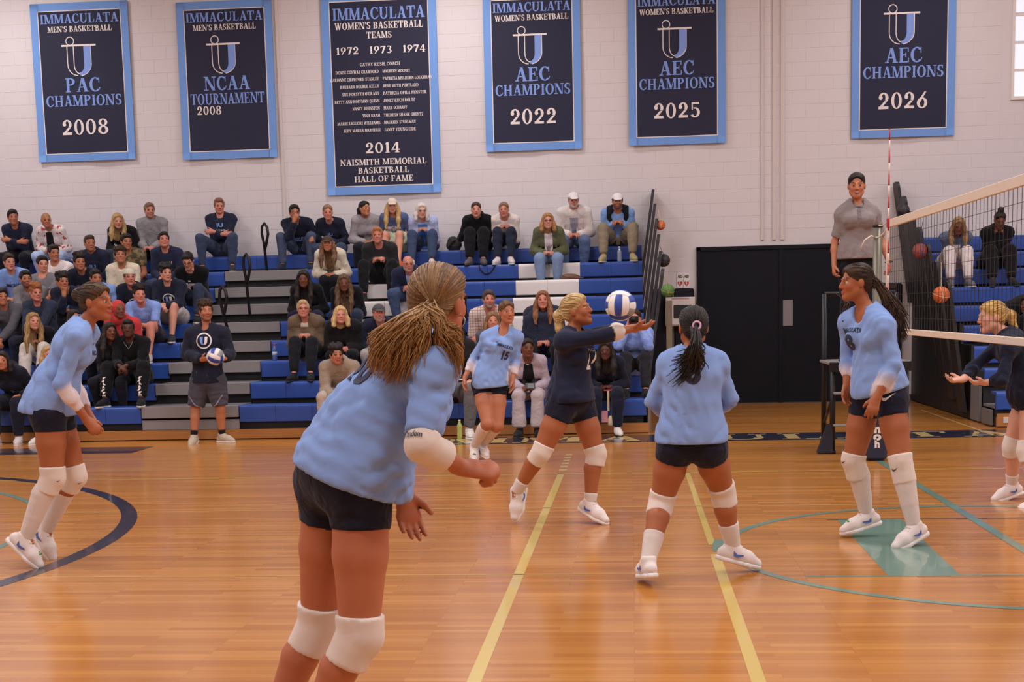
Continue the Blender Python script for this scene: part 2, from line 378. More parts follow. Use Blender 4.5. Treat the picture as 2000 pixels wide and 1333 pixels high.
# ------------------------------------------------------------------ painted court lines (parts of the floor)
yel = mat('yellow_line_paint', '#cdb25c', .22, coat=.3); teal = mat('teal_line_paint', '#6d8f80', .22, coat=.3); nav = mat('navy_line_paint', '#23263a', .22, coat=.3); crm = mat('cream_line_paint', '#c9b078', .22, coat=.3)
dk = mat('dark_line_paint', '#4a3a34', .25)
def fquad(q, m, z=.0012, name='court_line'):
    v = [(x, y, z) for x, y in q]; return MB().add(v, [tuple(range(len(v)))]).build(name, m, floor)
def fline(xa, xb, ya, yb, m, z=.0012): return fquad([(xa, ya), (xb, ya), (xb, yb), (xa, yb)], m, z)
XN = 2.345; YS = 12.5
fline(X0, X1, YS-.025, YS+.012, yel)                         # far sideline
fline(XN-3-.03, XN-3+.03, 1.5, YS, yel)                       # attack line
for k in range(6):
    y = YS+.25+k*.27; fline(XN-3-.035, XN-3+.035, y, y+.13, yel)
fline(.465, .525, 1.5, 8.3, yel); fline(.475, .52, 8.63, YS, yel)
fline(XN-.035, XN+.035, 1.5, 15.4, teal, .0016)
fline(-9, 9, 10.33, 10.35, mat('faint_line_paint', '#c9a05e', .25)); fline(-9, .3, 7.68, 7.70, MATS['faint_line_paint'])
fline(.95, 4, 7.57, 7.60, teal); fline(1.35, 4.2, 9.60, 9.63, dk)
def ring(cx, cy, r0, r1, a0, a1, m, n=64, z=.0014):
    v = []; 
    for i in range(n+1):
        a = math.radians(a0+(a1-a0)*i/n); v += [(cx+r0*math.cos(a), cy+r0*math.sin(a), z), (cx+r1*math.cos(a), cy+r1*math.sin(a), z)]
    return MB().add(v, [(2*i, 2*i+1, 2*i+3, 2*i+2) for i in range(n)]).build('court_line', m, floor)
ring(2.33, 8.45, 1.73, 1.79, 0, 360, teal, 96)
ring(2.33, 8.45, 1.70, 1.84, 168, 182, teal, 12, .0017)
fquad([(1.40, 7.58), (1.79, 7.58), (1.86, 9.6), (1.42, 9.6)], teal, .001, 'court_emblem')
ring(-8.4, 8.45, 4.78, 4.90, -75, 75, nav, 80)
ring(-8.6, 8.45, 4.33, 4.39, -75, 75, teal, 80)
fline(4.0, 4.04, 15.6, 19.5, MATS['faint_line_paint'])
fline(-2.75, 8, 15.42, 16.30, nav, .0010); fline(X0, -5.65, 15.0, 15.75, nav, .0010)
qs, wd = serif_quads('IMMACULATA', .14)
mb = MB()
for q in qs: mb.add([(-2.6+x/wd*6.9, 15.53+y*.66, .0018) for x, y in q], [tuple(range(len(q)))])
mb.build('floor_lettering', crm, floor)

# ------------------------------------------------------------------ banners
ban_navy = mat('banner_navy', '#20213a', .8, bump=.25, bscale=5, noise=.06, nscale=30); ban_blue = mat('banner_blue', '#6f9bdc', .75, bump=.3, bscale=25, stretch=(2, 1, .6))
let_white = mat('letter_white', '#e9ddd8', .7); let_blue = mat('letter_blue', '#7c9ade', .7)
def banner(corner_bl, corner_br, top_px, lines, label, emblem=None, bpx=14):
    a = at(*corner_bl, YW-.03); b = at(*corner_br, YW-.03); xa, xb = a[0], b[0]; za = (a[2]+b[2])/2; zb = at(corner_bl[0], top_px, YW-.03)[2]
    W, H = xb-xa, zb-za; seed = R.random()*9; bd = bpx/ppm(YW)
    def off(u, v):   # gentle hanging folds, deeper near the lower edge
        return YW-.035-.012*(1-v)*(1+math.sin(u*7+seed+v*3))-.006*math.sin(u*17+v*9+seed)*(1-v)
    def sheet(u0, u1, v0, v1, lift, nu=24, nv=24, thick=.004):
        V = []; F = []
        for s in (0, thick):
            for j in range(nv+1):
                for i in range(nu+1):
                    u = u0+(u1-u0)*i/nu; v = v0+(v1-v0)*j/nv; V.append((xa+u*W, off(u, v)-lift+s, za+v*H))
        n1 = (nu+1)*(nv+1)
        for j in range(nv):
            for i in range(nu):
                q = (j*(nu+1)+i, j*(nu+1)+i+1, (j+1)*(nu+1)+i+1, (j+1)*(nu+1)+i); F.append(q); F.append(tuple(n1+k for k in reversed(q)))
        edge = [j*(nu+1) for j in range(nv+1)], [j*(nu+1)+nu for j in range(nv+1)], list(range(nu+1)), [nv*(nu+1)+i for i in range(nu+1)]
        for k, e in enumerate(edge):
            for p, q in zip(e, e[1:]): F.append((p, q, q+n1, p+n1) if k in (1, 2) else (q, p, p+n1, q+n1))
        return V, F
    root = empty('banner', ((xa+xb)/2, YW, za), label, 'banner', 'banners on the back wall')
    V, F = sheet(0, 1, 0, 1, 0); MB().add(V, F).build('cloth', ban_navy, root, True)
    bu, bv = bd/W, bd/H
    for u0, u1, v0, v1 in ((0, bu, 0, 1), (1-bu, 1, 0, 1), (bu, 1-bu, 0, bv), (bu, 1-bu, 1-bv, 1)):
        V, F = sheet(u0, u1, v0, v1, .005, 20, 20); MB().add(V, F).build('border', ban_blue, root, True)
    pu, pv = .013/W, .013/H
    for u0, u1, v0, v1 in ((bu, bu+pu, bv, 1-bv), (1-bu-pu, 1-bu, bv, 1-bv), (bu, 1-bu, bv, bv+pv), (bu, 1-bu, 1-bv-pv, 1-bv)):
        V, F = sheet(u0, u1, v0, v1, .004, 14, 14); MB().add(V, F).build('piping', let_white, root, True)
    def put(Q, m, name='lettering'):
        mb = MB()
        for q in Q:
            mb.add([(xa+u*W, off(u, v)-.007, za+v*H) for u, v in q], [tuple(range(len(q)))])
        return mb.build(name, m, root)
    ppx = ppm(YW)
    for txt, cu, cv, wu, hv, m in lines:         # centre u, baseline v (from top), width u, height v
        qs, wd = serif_quads(txt)
        put([[(cu-wu/2+x/wd*wu, 1-cv+y*hv) for x, y in q] for q in qs], m)
    if emblem:
        cu, cv, s = emblem; asp = W/H            # s: emblem height in u
        def E(x, y): return (cu+x*s, 1-cv+y*s*asp)
        def strokes(loops, w):
            Q = []
            for pts in loops:
                for p, q in zip(pts, pts[1:]):
                    dx, dy = q[0]-p[0], q[1]-p[1]; l = math.hypot(dx, dy)+1e-9; nx, ny = -dy/l*w, dx/l*w
                    Q.append([E(p[0]-nx, p[1]-ny), E(q[0]-nx, q[1]-ny), E(q[0]+nx, q[1]+ny), E(p[0]+nx, p[1]+ny)])
            return Q
        left = [(-.33, .30), (-.33, -.2)]+[(-.05+.28*math.cos(math.radians(a)), -.2+.3*math.sin(math.radians(a))) for a in range(190, 275, 10)]
        inner = [(-.15, .30), (-.15, -.2)]+[(-.0+.15*math.cos(math.radians(a)), -.2+.25*math.sin(math.radians(a))) for a in range(190, 275, 10)]
        ringp = [(-.24+.11*math.cos(math.radians(a)), .42+.11*math.sin(math.radians(a))) for a in range(0, 361, 20)]
        outer = [(.33, .30), (.33, -.2)]+[(-.02+.35*math.cos(math.radians(a)), -.2+.31*math.sin(math.radians(a))) for a in range(-10, -90, -10)]
        put(strokes([left, inner, ringp, outer], .012)+strokes([[(-.48, .3), (.48, .3)]], .025), let_white, 'emblem_outline')
        blue = []
        A = [(.33, .28), (.33, -.2)]+[(-.0+.33*math.cos(math.radians(a)), -.2+.3*math.sin(math.radians(a))) for a in range(-10, -91, -10)]
        Bq = [(.13, .28), (.13, -.2)]+[(.0+.13*math.cos(math.radians(a)), -.2+.22*math.sin(math.radians(a))) for a in range(-10, -91, -10)]
        for i in range(len(A)-1): blue.append([E(*A[i]), E(*A[i+1]), E(*Bq[i+1]), E(*Bq[i])])
        put(blue, let_blue, 'emblem_fill')
    return root
def champs(team, conf, word, year, ysmall=False):
    L = [('IMMACULATA', .5, .128, .80, .058, let_blue), (team, .5, .182, .66 if team.startswith('MEN') else .76, .036, let_white),
         (conf, .5, .562, .36 if len(conf) == 3 else .48, .088, let_blue), (word, .5, .650, .78, .068, let_blue)]
    if ysmall: L.append((year, .30, .715, .26, .054, let_white))
    else: L.append((year, .5, .832, .49, .095, let_white))
    return L
banner((78, 316), (266, 313), 8, champs("MEN'S BASKETBALL", 'PAC', 'CHAMPIONS', '2008'), 'navy banner reading PAC CHAMPIONS 2008, leftmost on the wall', (.48, .340, .365))
banner((359, 312), (543, 308), 5, champs("MEN'S BASKETBALL", 'NCAA', 'TOURNAMENT', '2008', True), 'navy banner reading NCAA TOURNAMENT 2008 with small year', (.48, .340, .365))
banner((950, 297), (1137, 291), -14, champs("WOMEN'S BASKETBALL", 'AEC', 'CHAMPIONS', '2022'), 'navy AEC CHAMPIONS 2022 banner just right of the tall Hall of Fame banner', (.48, .340, .365))
banner((1229, 286), (1417, 279), -26, champs("WOMEN'S BASKETBALL", 'AEC', 'CHAMPIONS', '2025'), 'navy AEC CHAMPIONS 2025 banner above the man in white cap and black vest', (.48, .340, .365))
banner((1662, 273), (1863, 263), -62, champs("WOMEN'S BASKETBALL", 'AEC', 'CHAMPIONS', '2026'), 'navy AEC CHAMPIONS 2026 banner above the referee', (.48, .340, .365))
big = [('IMMACULATA', .5, .133, .80, .058, let_blue), ("WOMEN'S BASKETBALL", .5, .180, .77, .034, let_white), ('TEAMS', .5, .226, .22, .032, let_white),
       ('1972', .22, .302, .20, .036, let_white), ('1973', .51, .302, .20, .036, let_white), ('1974', .80, .302, .20, .036, let_white), ('CATHY RUSH, COACH', .5, .362, .35, .016, let_white)]
for k, (l, r_) in enumerate((('DENISE CONWAY CRAWFORD', 'MAUREEN MOONEY'), ('MARIANNE CRAWFORD STANLEY', 'PATRICIA MULHERN LOUGHRAN'), ('BARBARA DEUBLE KELLY', 'RENE MUTH PORTLAND'), ("SUE FORSYTH O'GRADY", 'PATRICIA OPILA PENSTER'),
        ('BETTY ANN HOFFMAN QUINN', 'JANET RUCH BOLTZ'), ('NANCY JOHNSTON', 'MARY SCHARFF'), ('TINA KRAH', 'THERESA SHANK GRENTZ'), ('MARIE LIGUORI WILLIAMS', 'MAUREEN STUHLMAN'), ('JUDY MARRA MARTELLI', 'JANET YOUNG EIDE'))):
    v = .398+.0362*k; wl = .0172*len(l); wr = .0172*len(r_)
    big += [(l, .487-wl/2, v, wl, .0155, let_white), (r_, .52+wr/2, v, wr, .0155, let_white)]
big += [('2014', .5, .795, .31, .052, let_white), ('NAISMITH MEMORIAL', .5, .853, .76, .030, let_white), ('BASKETBALL', .5, .895, .45, .030, let_white), ('HALL OF FAME', .5, .938, .52, .030, let_white)]
banner((641, 382), (862, 376), -12, big, 'large navy banner listing HALL OF FAME names, tallest on the wall', None, 15)

# ------------------------------------------------------------------ bleachers
NR = 9; Y1, RUN, Z1, RISE = 16.55, .55, .42, .252
def yrow(i): return Y1+RUN*(i-1)      # front of bench of row i (1..9)
def zrow(i): return Z1+RISE*(i-1)
blue_pl = mat('blue_plastic', '#3152a2', .38, bump=.15, bscale=200, spec=.4); white_pl = mat('white_plastic', '#ebe3e0', .4, bump=.1, bscale=200)
deck_m = mat('grey_deck', '#6d6a6c', .6, noise=.08, nscale=15); step_m = mat('grey_step', '#837e7f', .6, noise=.06, nscale=20); void_m = mat('black_riser', '#17161a', .7); blk_metal = mat('black_steel', '#1b1a1e', .4, metal=.3)
wood_m = mat('kickboard_wood', '#a8713a', .45, noise=.25, nscale=4, stretch=(1, 6, 12))
MODW = .452
def module_mesh(m, name):
    prof = [(.25, 0), (.03, 0), (.012, -.006), (.002, -.02), (0, -.04), (.004, -.10), (.012, -.205), (.03, -.215), (.05, -.20), (.05, -.03), (.25, -.03)]
    w_ = MODW-.004; V = []; F = []
    for x in (0, w_): V += [(x, y, z) for y, z in prof]
    n = len(prof)
    for i in range(n): j = (i+1) % n; F.append((i, j, n+j, n+i))
    F.append(tuple(range(n-1, -1, -1))); F.append(tuple(range(n, 2*n)))
    me = MB().add(V, F).mesh(name); me.materials.append(m); return me
MODB, MODWH = module_mesh(blue_pl, 'bench_seat'), module_mesh(white_pl, 'bench_seat')
def bench_row(root, i, xa, xb, white=()):
    n = max(1, int(round((xb-xa)/MODW))); sc = (xb-xa)/(n*MODW)
    for k in range(n):
        x = xa+k*MODW*sc; c = x+MODW/2
        o = inst('bench_seat', MODWH if any(p <= c <= q for p, q in white) else MODB, (x, yrow(i), zrow(i)), root); o.scale.x = sc
XA, XB, XC, XD = -12.0, -6.08, -4.83, .18
bl = empty('bleachers', ((XA+XD)/2, Y1, 0), 'blue bleachers with white seats and a grey stair aisle, left of the door', 'bleachers')
wc1 = (at(1008, 560, 19.6)[0], at(1129, 560, 19.6)[0]); wc2 = (at(703, 590, 19.3)[0], at(800, 590, 19.3)[0])
for i in range(1, NR+1):
    wh = (wc1, wc2) if 4 <= i <= 8 else ()
    bench_row(bl, i, XA, XB if i < 9 else XC, wh); bench_row(bl, i, XC, XD, wh)
    y, z = yrow(i), zrow(i)
    for xa, xb in ((XA, XB), (XC, XD)):
        MB().box(xa, xb, y+.02, min(y+RUN+.05, YW-.03), z-.20, z-.17).build('deck', deck_m, bl)
        MB().box(xa, xb, y+.06, y+.08, max(z-.5, 0), z-.20).build('riser', void_m, bl)
    if i < 9:
        MB().box(XB+.01, XC-.01, y-.02, y+.02, z-.145, z, bev=.006).build('step_nosing', step_m, bl)
        if i == 1: MB().box(XB+.01, XC-.01, y-.0, y+.03, .13, z-.17).build('step_nosing', step_m, bl)
        MB().box(XB+.01, XC-.01, y+.02, y+RUN+.04, z-.03, z-.004).build('step_tread', deck_m, bl)
        MB().box(XB+.01, XC-.01, y+.05, y+.07, max(z-RISE-.05, 0), z-.02).build('step_riser', void_m, bl)
def kick(root, xa, xb):
    MB().box(xa, xb, Y1-.03, Y1+.01, .012, .125).build('kickboard', wood_m, root); MB().box(xa, xb, Y1+.05, Y1+.06, 0, .4).build('riser', void_m, root)
kick(bl, XA, (XA+XB)/2); kick(bl, (XA+XB)/2, XB+.6); kick(bl, XB+.6, XC+.3); kick(bl, XC+.3, (XC+XD)/2); kick(bl, (XC+XD)/2, XD+.02)
MB().box(XD-.04, XD, Y1+.05, YW, 0, .35).build('side_panel', void_m, bl)
pan_m = mat('charcoal_pad', '#2b2a2e', .55)
def end_panel(root, i, x, sgn, m=pan_m):
    y, z = yrow(i), zrow(i); t = math.tan(math.radians(8.0)); z0, z1 = z-.95, z+.83
    if z0 < .1: z0 = .1
    V = []; nseg = 5; ya, yb, rc = y+.05, y+.37, .09; th = .042
    prof = [(ya, z0), (yb, z0)]+[(yb-rc+rc*math.cos(math.radians(a)), z1-rc+rc*math.sin(math.radians(a))) for a in range(0, 91, 18)]+[(ya+rc+rc*math.cos(math.radians(a)), z1-rc+rc*math.sin(math.radians(a))) for a in range(90, 181, 18)]
    for dx in (0, th): V += [(x+sgn*(dx+(zz-z0)*t), yy, zz) for yy, zz in prof]
    n = len(prof); F = [tuple(range(n)), tuple(range(2*n-1, n-1, -1))]+[(k, n+k, n+(k+1) % n, (k+1) % n) for k in range(n)]
    if sgn > 0: F = [tuple(reversed(f)) for f in F]
    MB().add(V, F).build('end_panel', m, root)
for i in range(4, 10): end_panel(bl, i, XD-.09+.014*(9-i), 1)
MB().box(XD+.30, XD+.38, yrow(5), yrow(5)+.06, .9, at(1290, 588, 18.8)[2]).build('end_board', mat('tan_board', '#8a7a66', .6), bl)
def handrail(root, px, pyt, pyb, Y, lean=8, loop=.3, w=.11):
    tpt = at(px, pyt, Y); bpt = at(px+lean, pyb, Y); x, zt = tpt[0], tpt[2]; zb = bpt[2]; xb = bpt[0]
    pts = [(xb, Y, zb), (x+.02, Y-.02, zt-loop)]
    pts += [(x-.0, Y-.05, zt-loop*.5), (x+.01, Y-.06, zt-.05), (x+w/2, Y-.08, zt), (x+w*.9, Y-.1, zt-.06), (x+w, Y-.1, zt-loop*.55), (x+w*.55, Y-.06, zt-loop-.03), (x+.03, Y-.02, zt-loop-.08)]
    MB().tube(pts, .021, 8).build('handrail', blk_metal, root, True)
handrail(bl, 512, 437, 552, 20.6, 12); handrail(bl, 476, 497, 615, 18.9, 12, .32); handrail(bl, 430, 560, 650, 17.6, 16, .3)
# right bank
XE, XG = 4.28, 9.2
br_ = empty('bleachers', ((XE+XG)/2, Y1, 0), 'blue bleachers behind the volleyball net at the right', 'bleachers')
for i in range(1, NR+1):
    bench_row(br_, i, XE, XG); y, z = yrow(i), zrow(i)
    MB().box(XE, XG, y+.02, min(y+RUN+.05, YW-.03), z-.20, z-.17).build('deck', deck_m, br_); MB().box(XE, XG, y+.06, y+.08, max(z-.5, 0), z-.20).build('riser', void_m, br_)
kick(br_, XE, XG)
for i in range(1, NR+1):
    MB().box(XE-.035, XE-.005, yrow(i)+(.12 if i < 3 else .0), min(yrow(i)+RUN-.005, YW-.02), .02, zrow(i)-(.22 if i < 3 else -.02)).build('side_panel', mat('grey_side', '#6f6b6c', .6) if i < 3 else mat('black_pad', '#19181c', .5), br_)
MB().box(XE+.0, XE+.32, Y1-.05, Y1-.03, .02, .17).build('kickboard', wood_m, br_)
MB().box(XE+.07, XE+.28, Y1-.056, Y1-.05, .06, .13).build('maker_plate', mat('pale_plate', '#c9c2bd', .5), br_)
for i in range(3, 10): end_panel(br_, i, XE-.06, -1, mat('black_pad', '#19181c', .5))

# defibrillator signs and cabinet
red = mat('sign_red', '#b3262a', .5); white_p = mat('sign_white', '#e4dad6', .5); blackp = mat('sign_black', '#15151a', .5)
for k, px in enumerate((1328, 1341)):
    c = at(px, 549, YW-.005); s = empty('sign', c, ['white wall sign with red heart, left of the two AED signs', 'white wall sign with red heart, right of the two AED signs'][k], 'sign')
    MB().box(c[0]-.045, c[0]+.045, YW-.012, YW, c[2]-.11, c[2]+.11).build('plate', white_p, s)
    hv = [(c[0]+.036*1.0*(16*math.sin(t)**3)/16, YW-.0135, c[2]-.04+.045*(13*math.cos(t)-5*math.cos(2*t)-2*math.cos(3*t)-math.cos(4*t))/16) for t in [i*2*math.pi/28 for i in range(28)]]
    MB().add(hv, [tuple(range(28))]).build('heart', red, s)
    MB().add([(c[0]+x, YW-.0150, c[2]-.04+z) for x, z in ((-.008, .025), (.006, .025), (0, .003), (.01, .003), (-.006, -.03), (-.001, -.006), (-.011, -.006))], [tuple(range(7))]).build('bolt', white_p, s)
    V, F = sans_mesh('AED', .06); MB().add([(c[0]+x*.028, YW-.0135, c[2]+.045+y*.045) for x, y in V], F).build('lettering', blackp, s)
c0, c1 = at(1300, 638, YW-.15), at(1357, 580, YW-.15)
cab = empty('defibrillator_cabinet', ((c0[0]+c1[0])/2, YW-.1, c0[2]), 'white metal defibrillator cabinet with dark window on navy pad', 'cabinet')
MB().box(c0[0], c1[0], YW-.2, YW-.06, c0[2], c1[2], bev=.01).build('body', white_p, cab)
dr = MB().box(c0[0]+.02, c1[0]-.02, YW-.215, YW-.2, c0[2]+.02, c1[2]-.04, bev=.005).build('door', white_p, cab)
MB().box(c0[0]+.12, c1[0]-.05, YW-.219, YW-.214, c0[2]+.12, c1[2]-.12).build('window', mat('dark_glass', '#23282c', .15), dr)
MB().box(c0[0]+.05, c0[0]+.065, YW-.225, YW-.214, c0[2]+.15, c0[2]+.27).build('handle', mat('brushed_plate', '#8d8a8c', .35), dr)
MB().box(c0[0]+.09, c1[0]-.09, YW-.203, YW-.2, c1[2]-.033, c1[2]-.012).build('red_strip', mat('faded_red', '#c78f8c', .5), cab)

# ------------------------------------------------------------------ balls
def uv_sphere(r, nu=32, nv=20):
    V = []; F = []
    for j in range(nv+1):
        t = math.pi*j/nv
        for i in range(nu): p = 2*math.pi*i/nu; V.append((r*math.sin(t)*math.cos(p), r*math.sin(t)*math.sin(p), r*math.cos(t)))
    for j in range(nv):
        for i in range(nu): k = (i+1) % nu; F.append((j*nu+i, (j+1)*nu+i, (j+1)*nu+k, j*nu+k))
    return np.array(V), np.array(F)
def rotm(ax, ay, az):
    return np.array(Matrix.Rotation(az, 3, 'Z') @ Matrix.Rotation(ay, 3, 'Y') @ Matrix.Rotation(ax, 3, 'X'))
vb_mats = [mat('ball_white', '#e8e2de', .5), mat('ball_blue', '#2b46a0', .5), mat('ball_grey', '#8f8f8f', .5)]
def volleyball(c, rot, label, r=.105):
    """18 curved panels in six groups of three, each its own piece with a groove round it"""
    root = empty('volleyball', c, label, 'volleyball'); Rm = rotm(*rot)
    axes = [((1, 0, 0), (0, 1, 0)), ((-1, 0, 0), (0, 1, 0)), ((0, 1, 0), (0, 0, 1)), ((0, -1, 0), (0, 0, 1)), ((0, 0, 1), (1, 0, 0)), ((0, 0, -1), (1, 0, 0))]
    core_v, core_f = uv_sphere(r*.985); link('core', mesh_np('core', core_v+np.array(c), core_f), vb_mats[2], root)
    for gi, (n, u) in enumerate(axes):
        n = np.array(n, float); u = np.array(u, float); v = np.cross(n, u)
        for k in range(3):
            a0, a1 = -1+2*k/3+.02, -1+2*(k+1)/3-.02; V = []; F = []; nn = 8
            for j in range(nn+1):
                for i in range(nn+1):
                    a = a0+(a1-a0)*i/nn; b = -.98+1.96*j/nn; p = n+math.tan(a*math.pi/4)*u+math.tan(b*math.pi/4)*v; p /= np.linalg.norm(p)
                    e = min(i, nn-i, j, nn-j); V.append(np.array(c)+Rm@(p*r*(1.0 if e > 0 else .984)))
            for j in range(nn):
                for i in range(nn): F.append((j*(nn+1)+i, j*(nn+1)+i+1, (j+1)*(nn+1)+i+1, (j+1)*(nn+1)+i))
            link('panel', mesh_np('panel', V, F), vb_mats[(1, 0, 2)[k]] if gi % 2 == 0 else vb_mats[(0, 1, 0)[k]], root)
    return root
def seamed_ball(name, c, r, m, seam, label, hang=None):
    root = empty(name, c, label, 'ball', 'small balls by the bleacher ends'); V, F = uv_sphere(r); link('cover', mesh_np('cover', V+np.array(c), F), m, root)
    for k in range(3):
        Rm = rotm(.4*k+.3, 1.1*k+.2, .7*k); pts = [np.array(c)+Rm@np.array([math.cos(a)*r*1.0, math.sin(a)*r*1.0, 0]) for a in [i*2*math.pi/36 for i in range(36)]]
        MB().tube(pts, r*.035, 6, True).build('seam', seam, root, True)
    if hang: MB().tube([(c[0], c[1], c[2]+r), (c[0]+hang[0], c[1]+hang[1], c[2]+r+hang[2])], .004, 5).build('cord', seam, root)
    return root
bm1 = mat('ball_orange', '#c8622c', .55, bump=.2, bscale=300); sblack = mat('seam_dark', '#241d1b', .6); seam_w = mat('seam_pale', '#d9b9a0', .6)
seamed_ball('small_ball', at(1290, 440, 20.0), 9.3/ppm(20), bm1, seam_w, 'small orange ball hanging high at the bleacher end panels', (-.03, .03, .15))
seamed_ball('small_ball', at(1296, 509, 19.0), 12.5/ppm(19), mat('ball_black', '#2a282b', .5), mat('seam_grey', '#4a474a', .6), 'small black ball hanging between an orange and a green ball', (-.05, .0, .1))
seamed_ball('small_ball', at(1304, 568, 18.2), 13/ppm(18.2), mat('ball_green', '#4f7a38', .55), mat('seam_yellow', '#a99a50', .6), 'small green ball hanging beside the defibrillator cabinet', (-.05, .0, .1))
seamed_ball('small_ball', at(1764, 411, 20.2), 12/ppm(20.2), MATS['ball_black'], MATS['seam_grey'], 'small black ball hanging high on the right bleacher end panels', (.0, .03, .12))
seamed_ball('small_ball', at(1797, 491, 18.9), 14.5/ppm(18.9), mat('ball_mixed', '#8a3d33', .55, noise=.9, nscale=9), mat('seam_blue', '#39487c', .6), 'small multicoloured ball hanging on the right bleacher end panels', (.03, .02, .28))
seamed_ball('small_ball', at(1838, 576, 17.6), 15.5/ppm(17.6), bm1, seam_w, 'small orange ball hanging low on the right bleacher end panels', (.0, .02, .3))

# ------------------------------------------------------------------ net, posts, antenna
YP, XP = 13.3, 2.32
net_w = mat('net_tape', '#ddcbb8', .7, bump=.2, bscale=60); cord = mat('net_cord', '#2b2422', .8); olive = mat('post_olive', '#6b6758', .4, metal=.3); rope_m = mat('rope_white', '#d8c9ba', .8)
YN0, YN1 = 3.6, 12.95
net = empty('volleyball_net', (XN, (YN0+YN1)/2, 1.24), 'black volleyball net with white top and bottom tapes', 'net')
MB().box(XN-.012, XN+.012, YN0, YN1, 2.17, 2.24, bev=.004).build('top_tape', net_w, net)
MB().box(XN-.012, XN+.012, YN0, YN1, 1.22, 1.27, bev=.004).build('bottom_tape', net_w, net)
MB().box(XN-.01, XN+.01, YN1-.055, YN1, 1.27, 2.17).build('side_tape', net_w, net)
mb = MB(); rc = .0015
for k in range(int((YN1-YN0)/.1)):
    y = YN1-.06-k*.1; mb.box(XN-rc, XN+rc, y-rc, y+rc, 1.26, 2.18)
for k in range(1, 9):
    z = 1.26+k*.102; mb.box(XN-rc, XN+rc, YN0, YN1, z-rc, z+rc)
tag(mb.build('netting', cord, net), kind='stuff')
def sag(p, q, s, n=8): return [np.array(p)+(np.array(q)-np.array(p))*t-np.array([0, 0, s*4*t*(1-t)]) for t in [i/n for i in range(n+1)]]
MB().tube(sag((XN, YN1, 2.235), (XP, YP, 2.22), .02), .006, 6).build('tie_rope', rope_m, net, True)
MB().tube(sag((XN, YN1, 2.17), (XP-.03, YP, 2.11), .03)+[np.array((XP-.07, YP-.06, 2.12)), np.array((XP-.13, YP-.06, 2.08)), np.array((XP-.16, YP-.05, 2.01))], .008, 6).build('tie_rope', rope_m, net, True)
MB().tube(sag((XN, YN1, 1.27), (XP, YP, 1.45), .03), .006, 6).build('tie_rope', rope_m, net, True)
def post(y, label, letters):
    p = empty('net_post', (XP, y, 0), label, 'net post')
    MB().tube([(XP, y, 0), (XP, y, 2.2)], .042, 14).build('pole', olive, p, True)
    MB().tube([(XP, y, 2.2), (XP, y, 2.225)], .046, 14).build('cap', blk_metal, p, True)
    MB().box(XP-.05, XP+.17, y-.045, y+.045, 1.63, 1.69, bev=.01).build('winch', blk_metal, p)
    MB().box(XP-.10, XP+.10, y-.09, y+.09, 0, 1.42, bev=.03).build('pad', mat('post_pad', '#20243c', .5), p)
    if letters:
        for k, ch in enumerate(letters):
            V, F = sans_mesh(ch, .08); zc = at(1712, 838+14.2*k, y-.1)[2]
            MB().add([(XP+.0+q*.075, y-.094, zc-.045+r_*(.062 if ch != 'h' else .08)) for q, r_ in V], F).build('lettering', white_p, p)
    return p
post(YP, 'olive net post with navy pad behind the number 8 player', 'noh'); 
ant = empty('net_antenna', (XN, YN1-.14, 1.24), 'red and white striped net antenna rod', 'antenna')
ra, wa = mat('antenna_red', '#b02a35', .5), mat('antenna_white', '#e6cfc8', .5)
for k in range(19):
    z = 1.14+k*.1; me = MB().tube([(XN-.016, YN1-.14, z), (XN-.016, YN1-.14, z+.1)], .007, 8); me.build('stripe', ra if k % 2 == 0 else wa, ant, True)
MB().box(XN-.03, XN+.0, YN1-.17, YN1-.11, 2.17, 2.25, bev=.004).build('clamp', ra, ant)

# ------------------------------------------------------------------ referee stand
st = empty('referee_stand', (2.25, 14.1, 0), 'dark steel referee stand with padded legs behind the net post', 'stand'); SY = 13.95; SZ = .92
gp = mat('stand_pad', '#1d2030', .5); tread_m = mat('stand_tread', '#8b8784', .5)
sx0, sx1 = at(1626, 800, SY)[0], at(1626, 800, SY)[0]+.72
for xx in (sx0, sx1):
    for yy in (SY, SY+.62):
        MB().tube([(xx, yy, 0), (xx, yy, SZ+.68 if yy > SY+.1 else SZ)], .028, 10).build('leg', blk_metal, st, True)
        MB().tube([(xx, yy, 0), (xx, yy, .03)], .035, 10).build('foot', blk_metal, st, True)
MB().box(sx0-.04, sx1+.04, SY-.05, SY+.67, SZ-.03, SZ, bev=.006).build('platform', tread_m, st)
MB().box(sx0-.04, sx1+.04, SY-.06, SY-.03, SZ-.1, SZ-.0, bev=.006).build('platform_edge', blk_metal, st)
for zz in (.3, .62): MB().box(sx0, sx1, SY-.12, SY-.02, zz-.02, zz, bev=.004).build('step', tread_m, st)
for xx in (sx0, sx1): MB().tube([(xx, SY, .55), (xx, SY+.62, .25)], .018, 8).build('brace', blk_metal, st, True)
MB().tube([(sx0, SY+.62, SZ+.68), (sx1, SY+.62, SZ+.68)], .022, 8).build('top_rail', blk_metal, st, True)
MB().add([(sx0-.15, SY-.05, .01), (sx0-.0, SY-.05, .01), (sx0-.0, SY+.06, .01), (sx0-.15, SY+.06, .01), (sx0-.05, SY-.02, .30), (sx0, SY-.02, .30), (sx0, SY+.05, .30), (sx0-.05, SY+.05, .30)], [(3, 2, 1, 0), (4, 5, 6, 7), (0, 1, 5, 4), (1, 2, 6, 5), (2, 3, 7, 6), (3, 0, 4, 7)]).build('wheel_cover', gp, st)
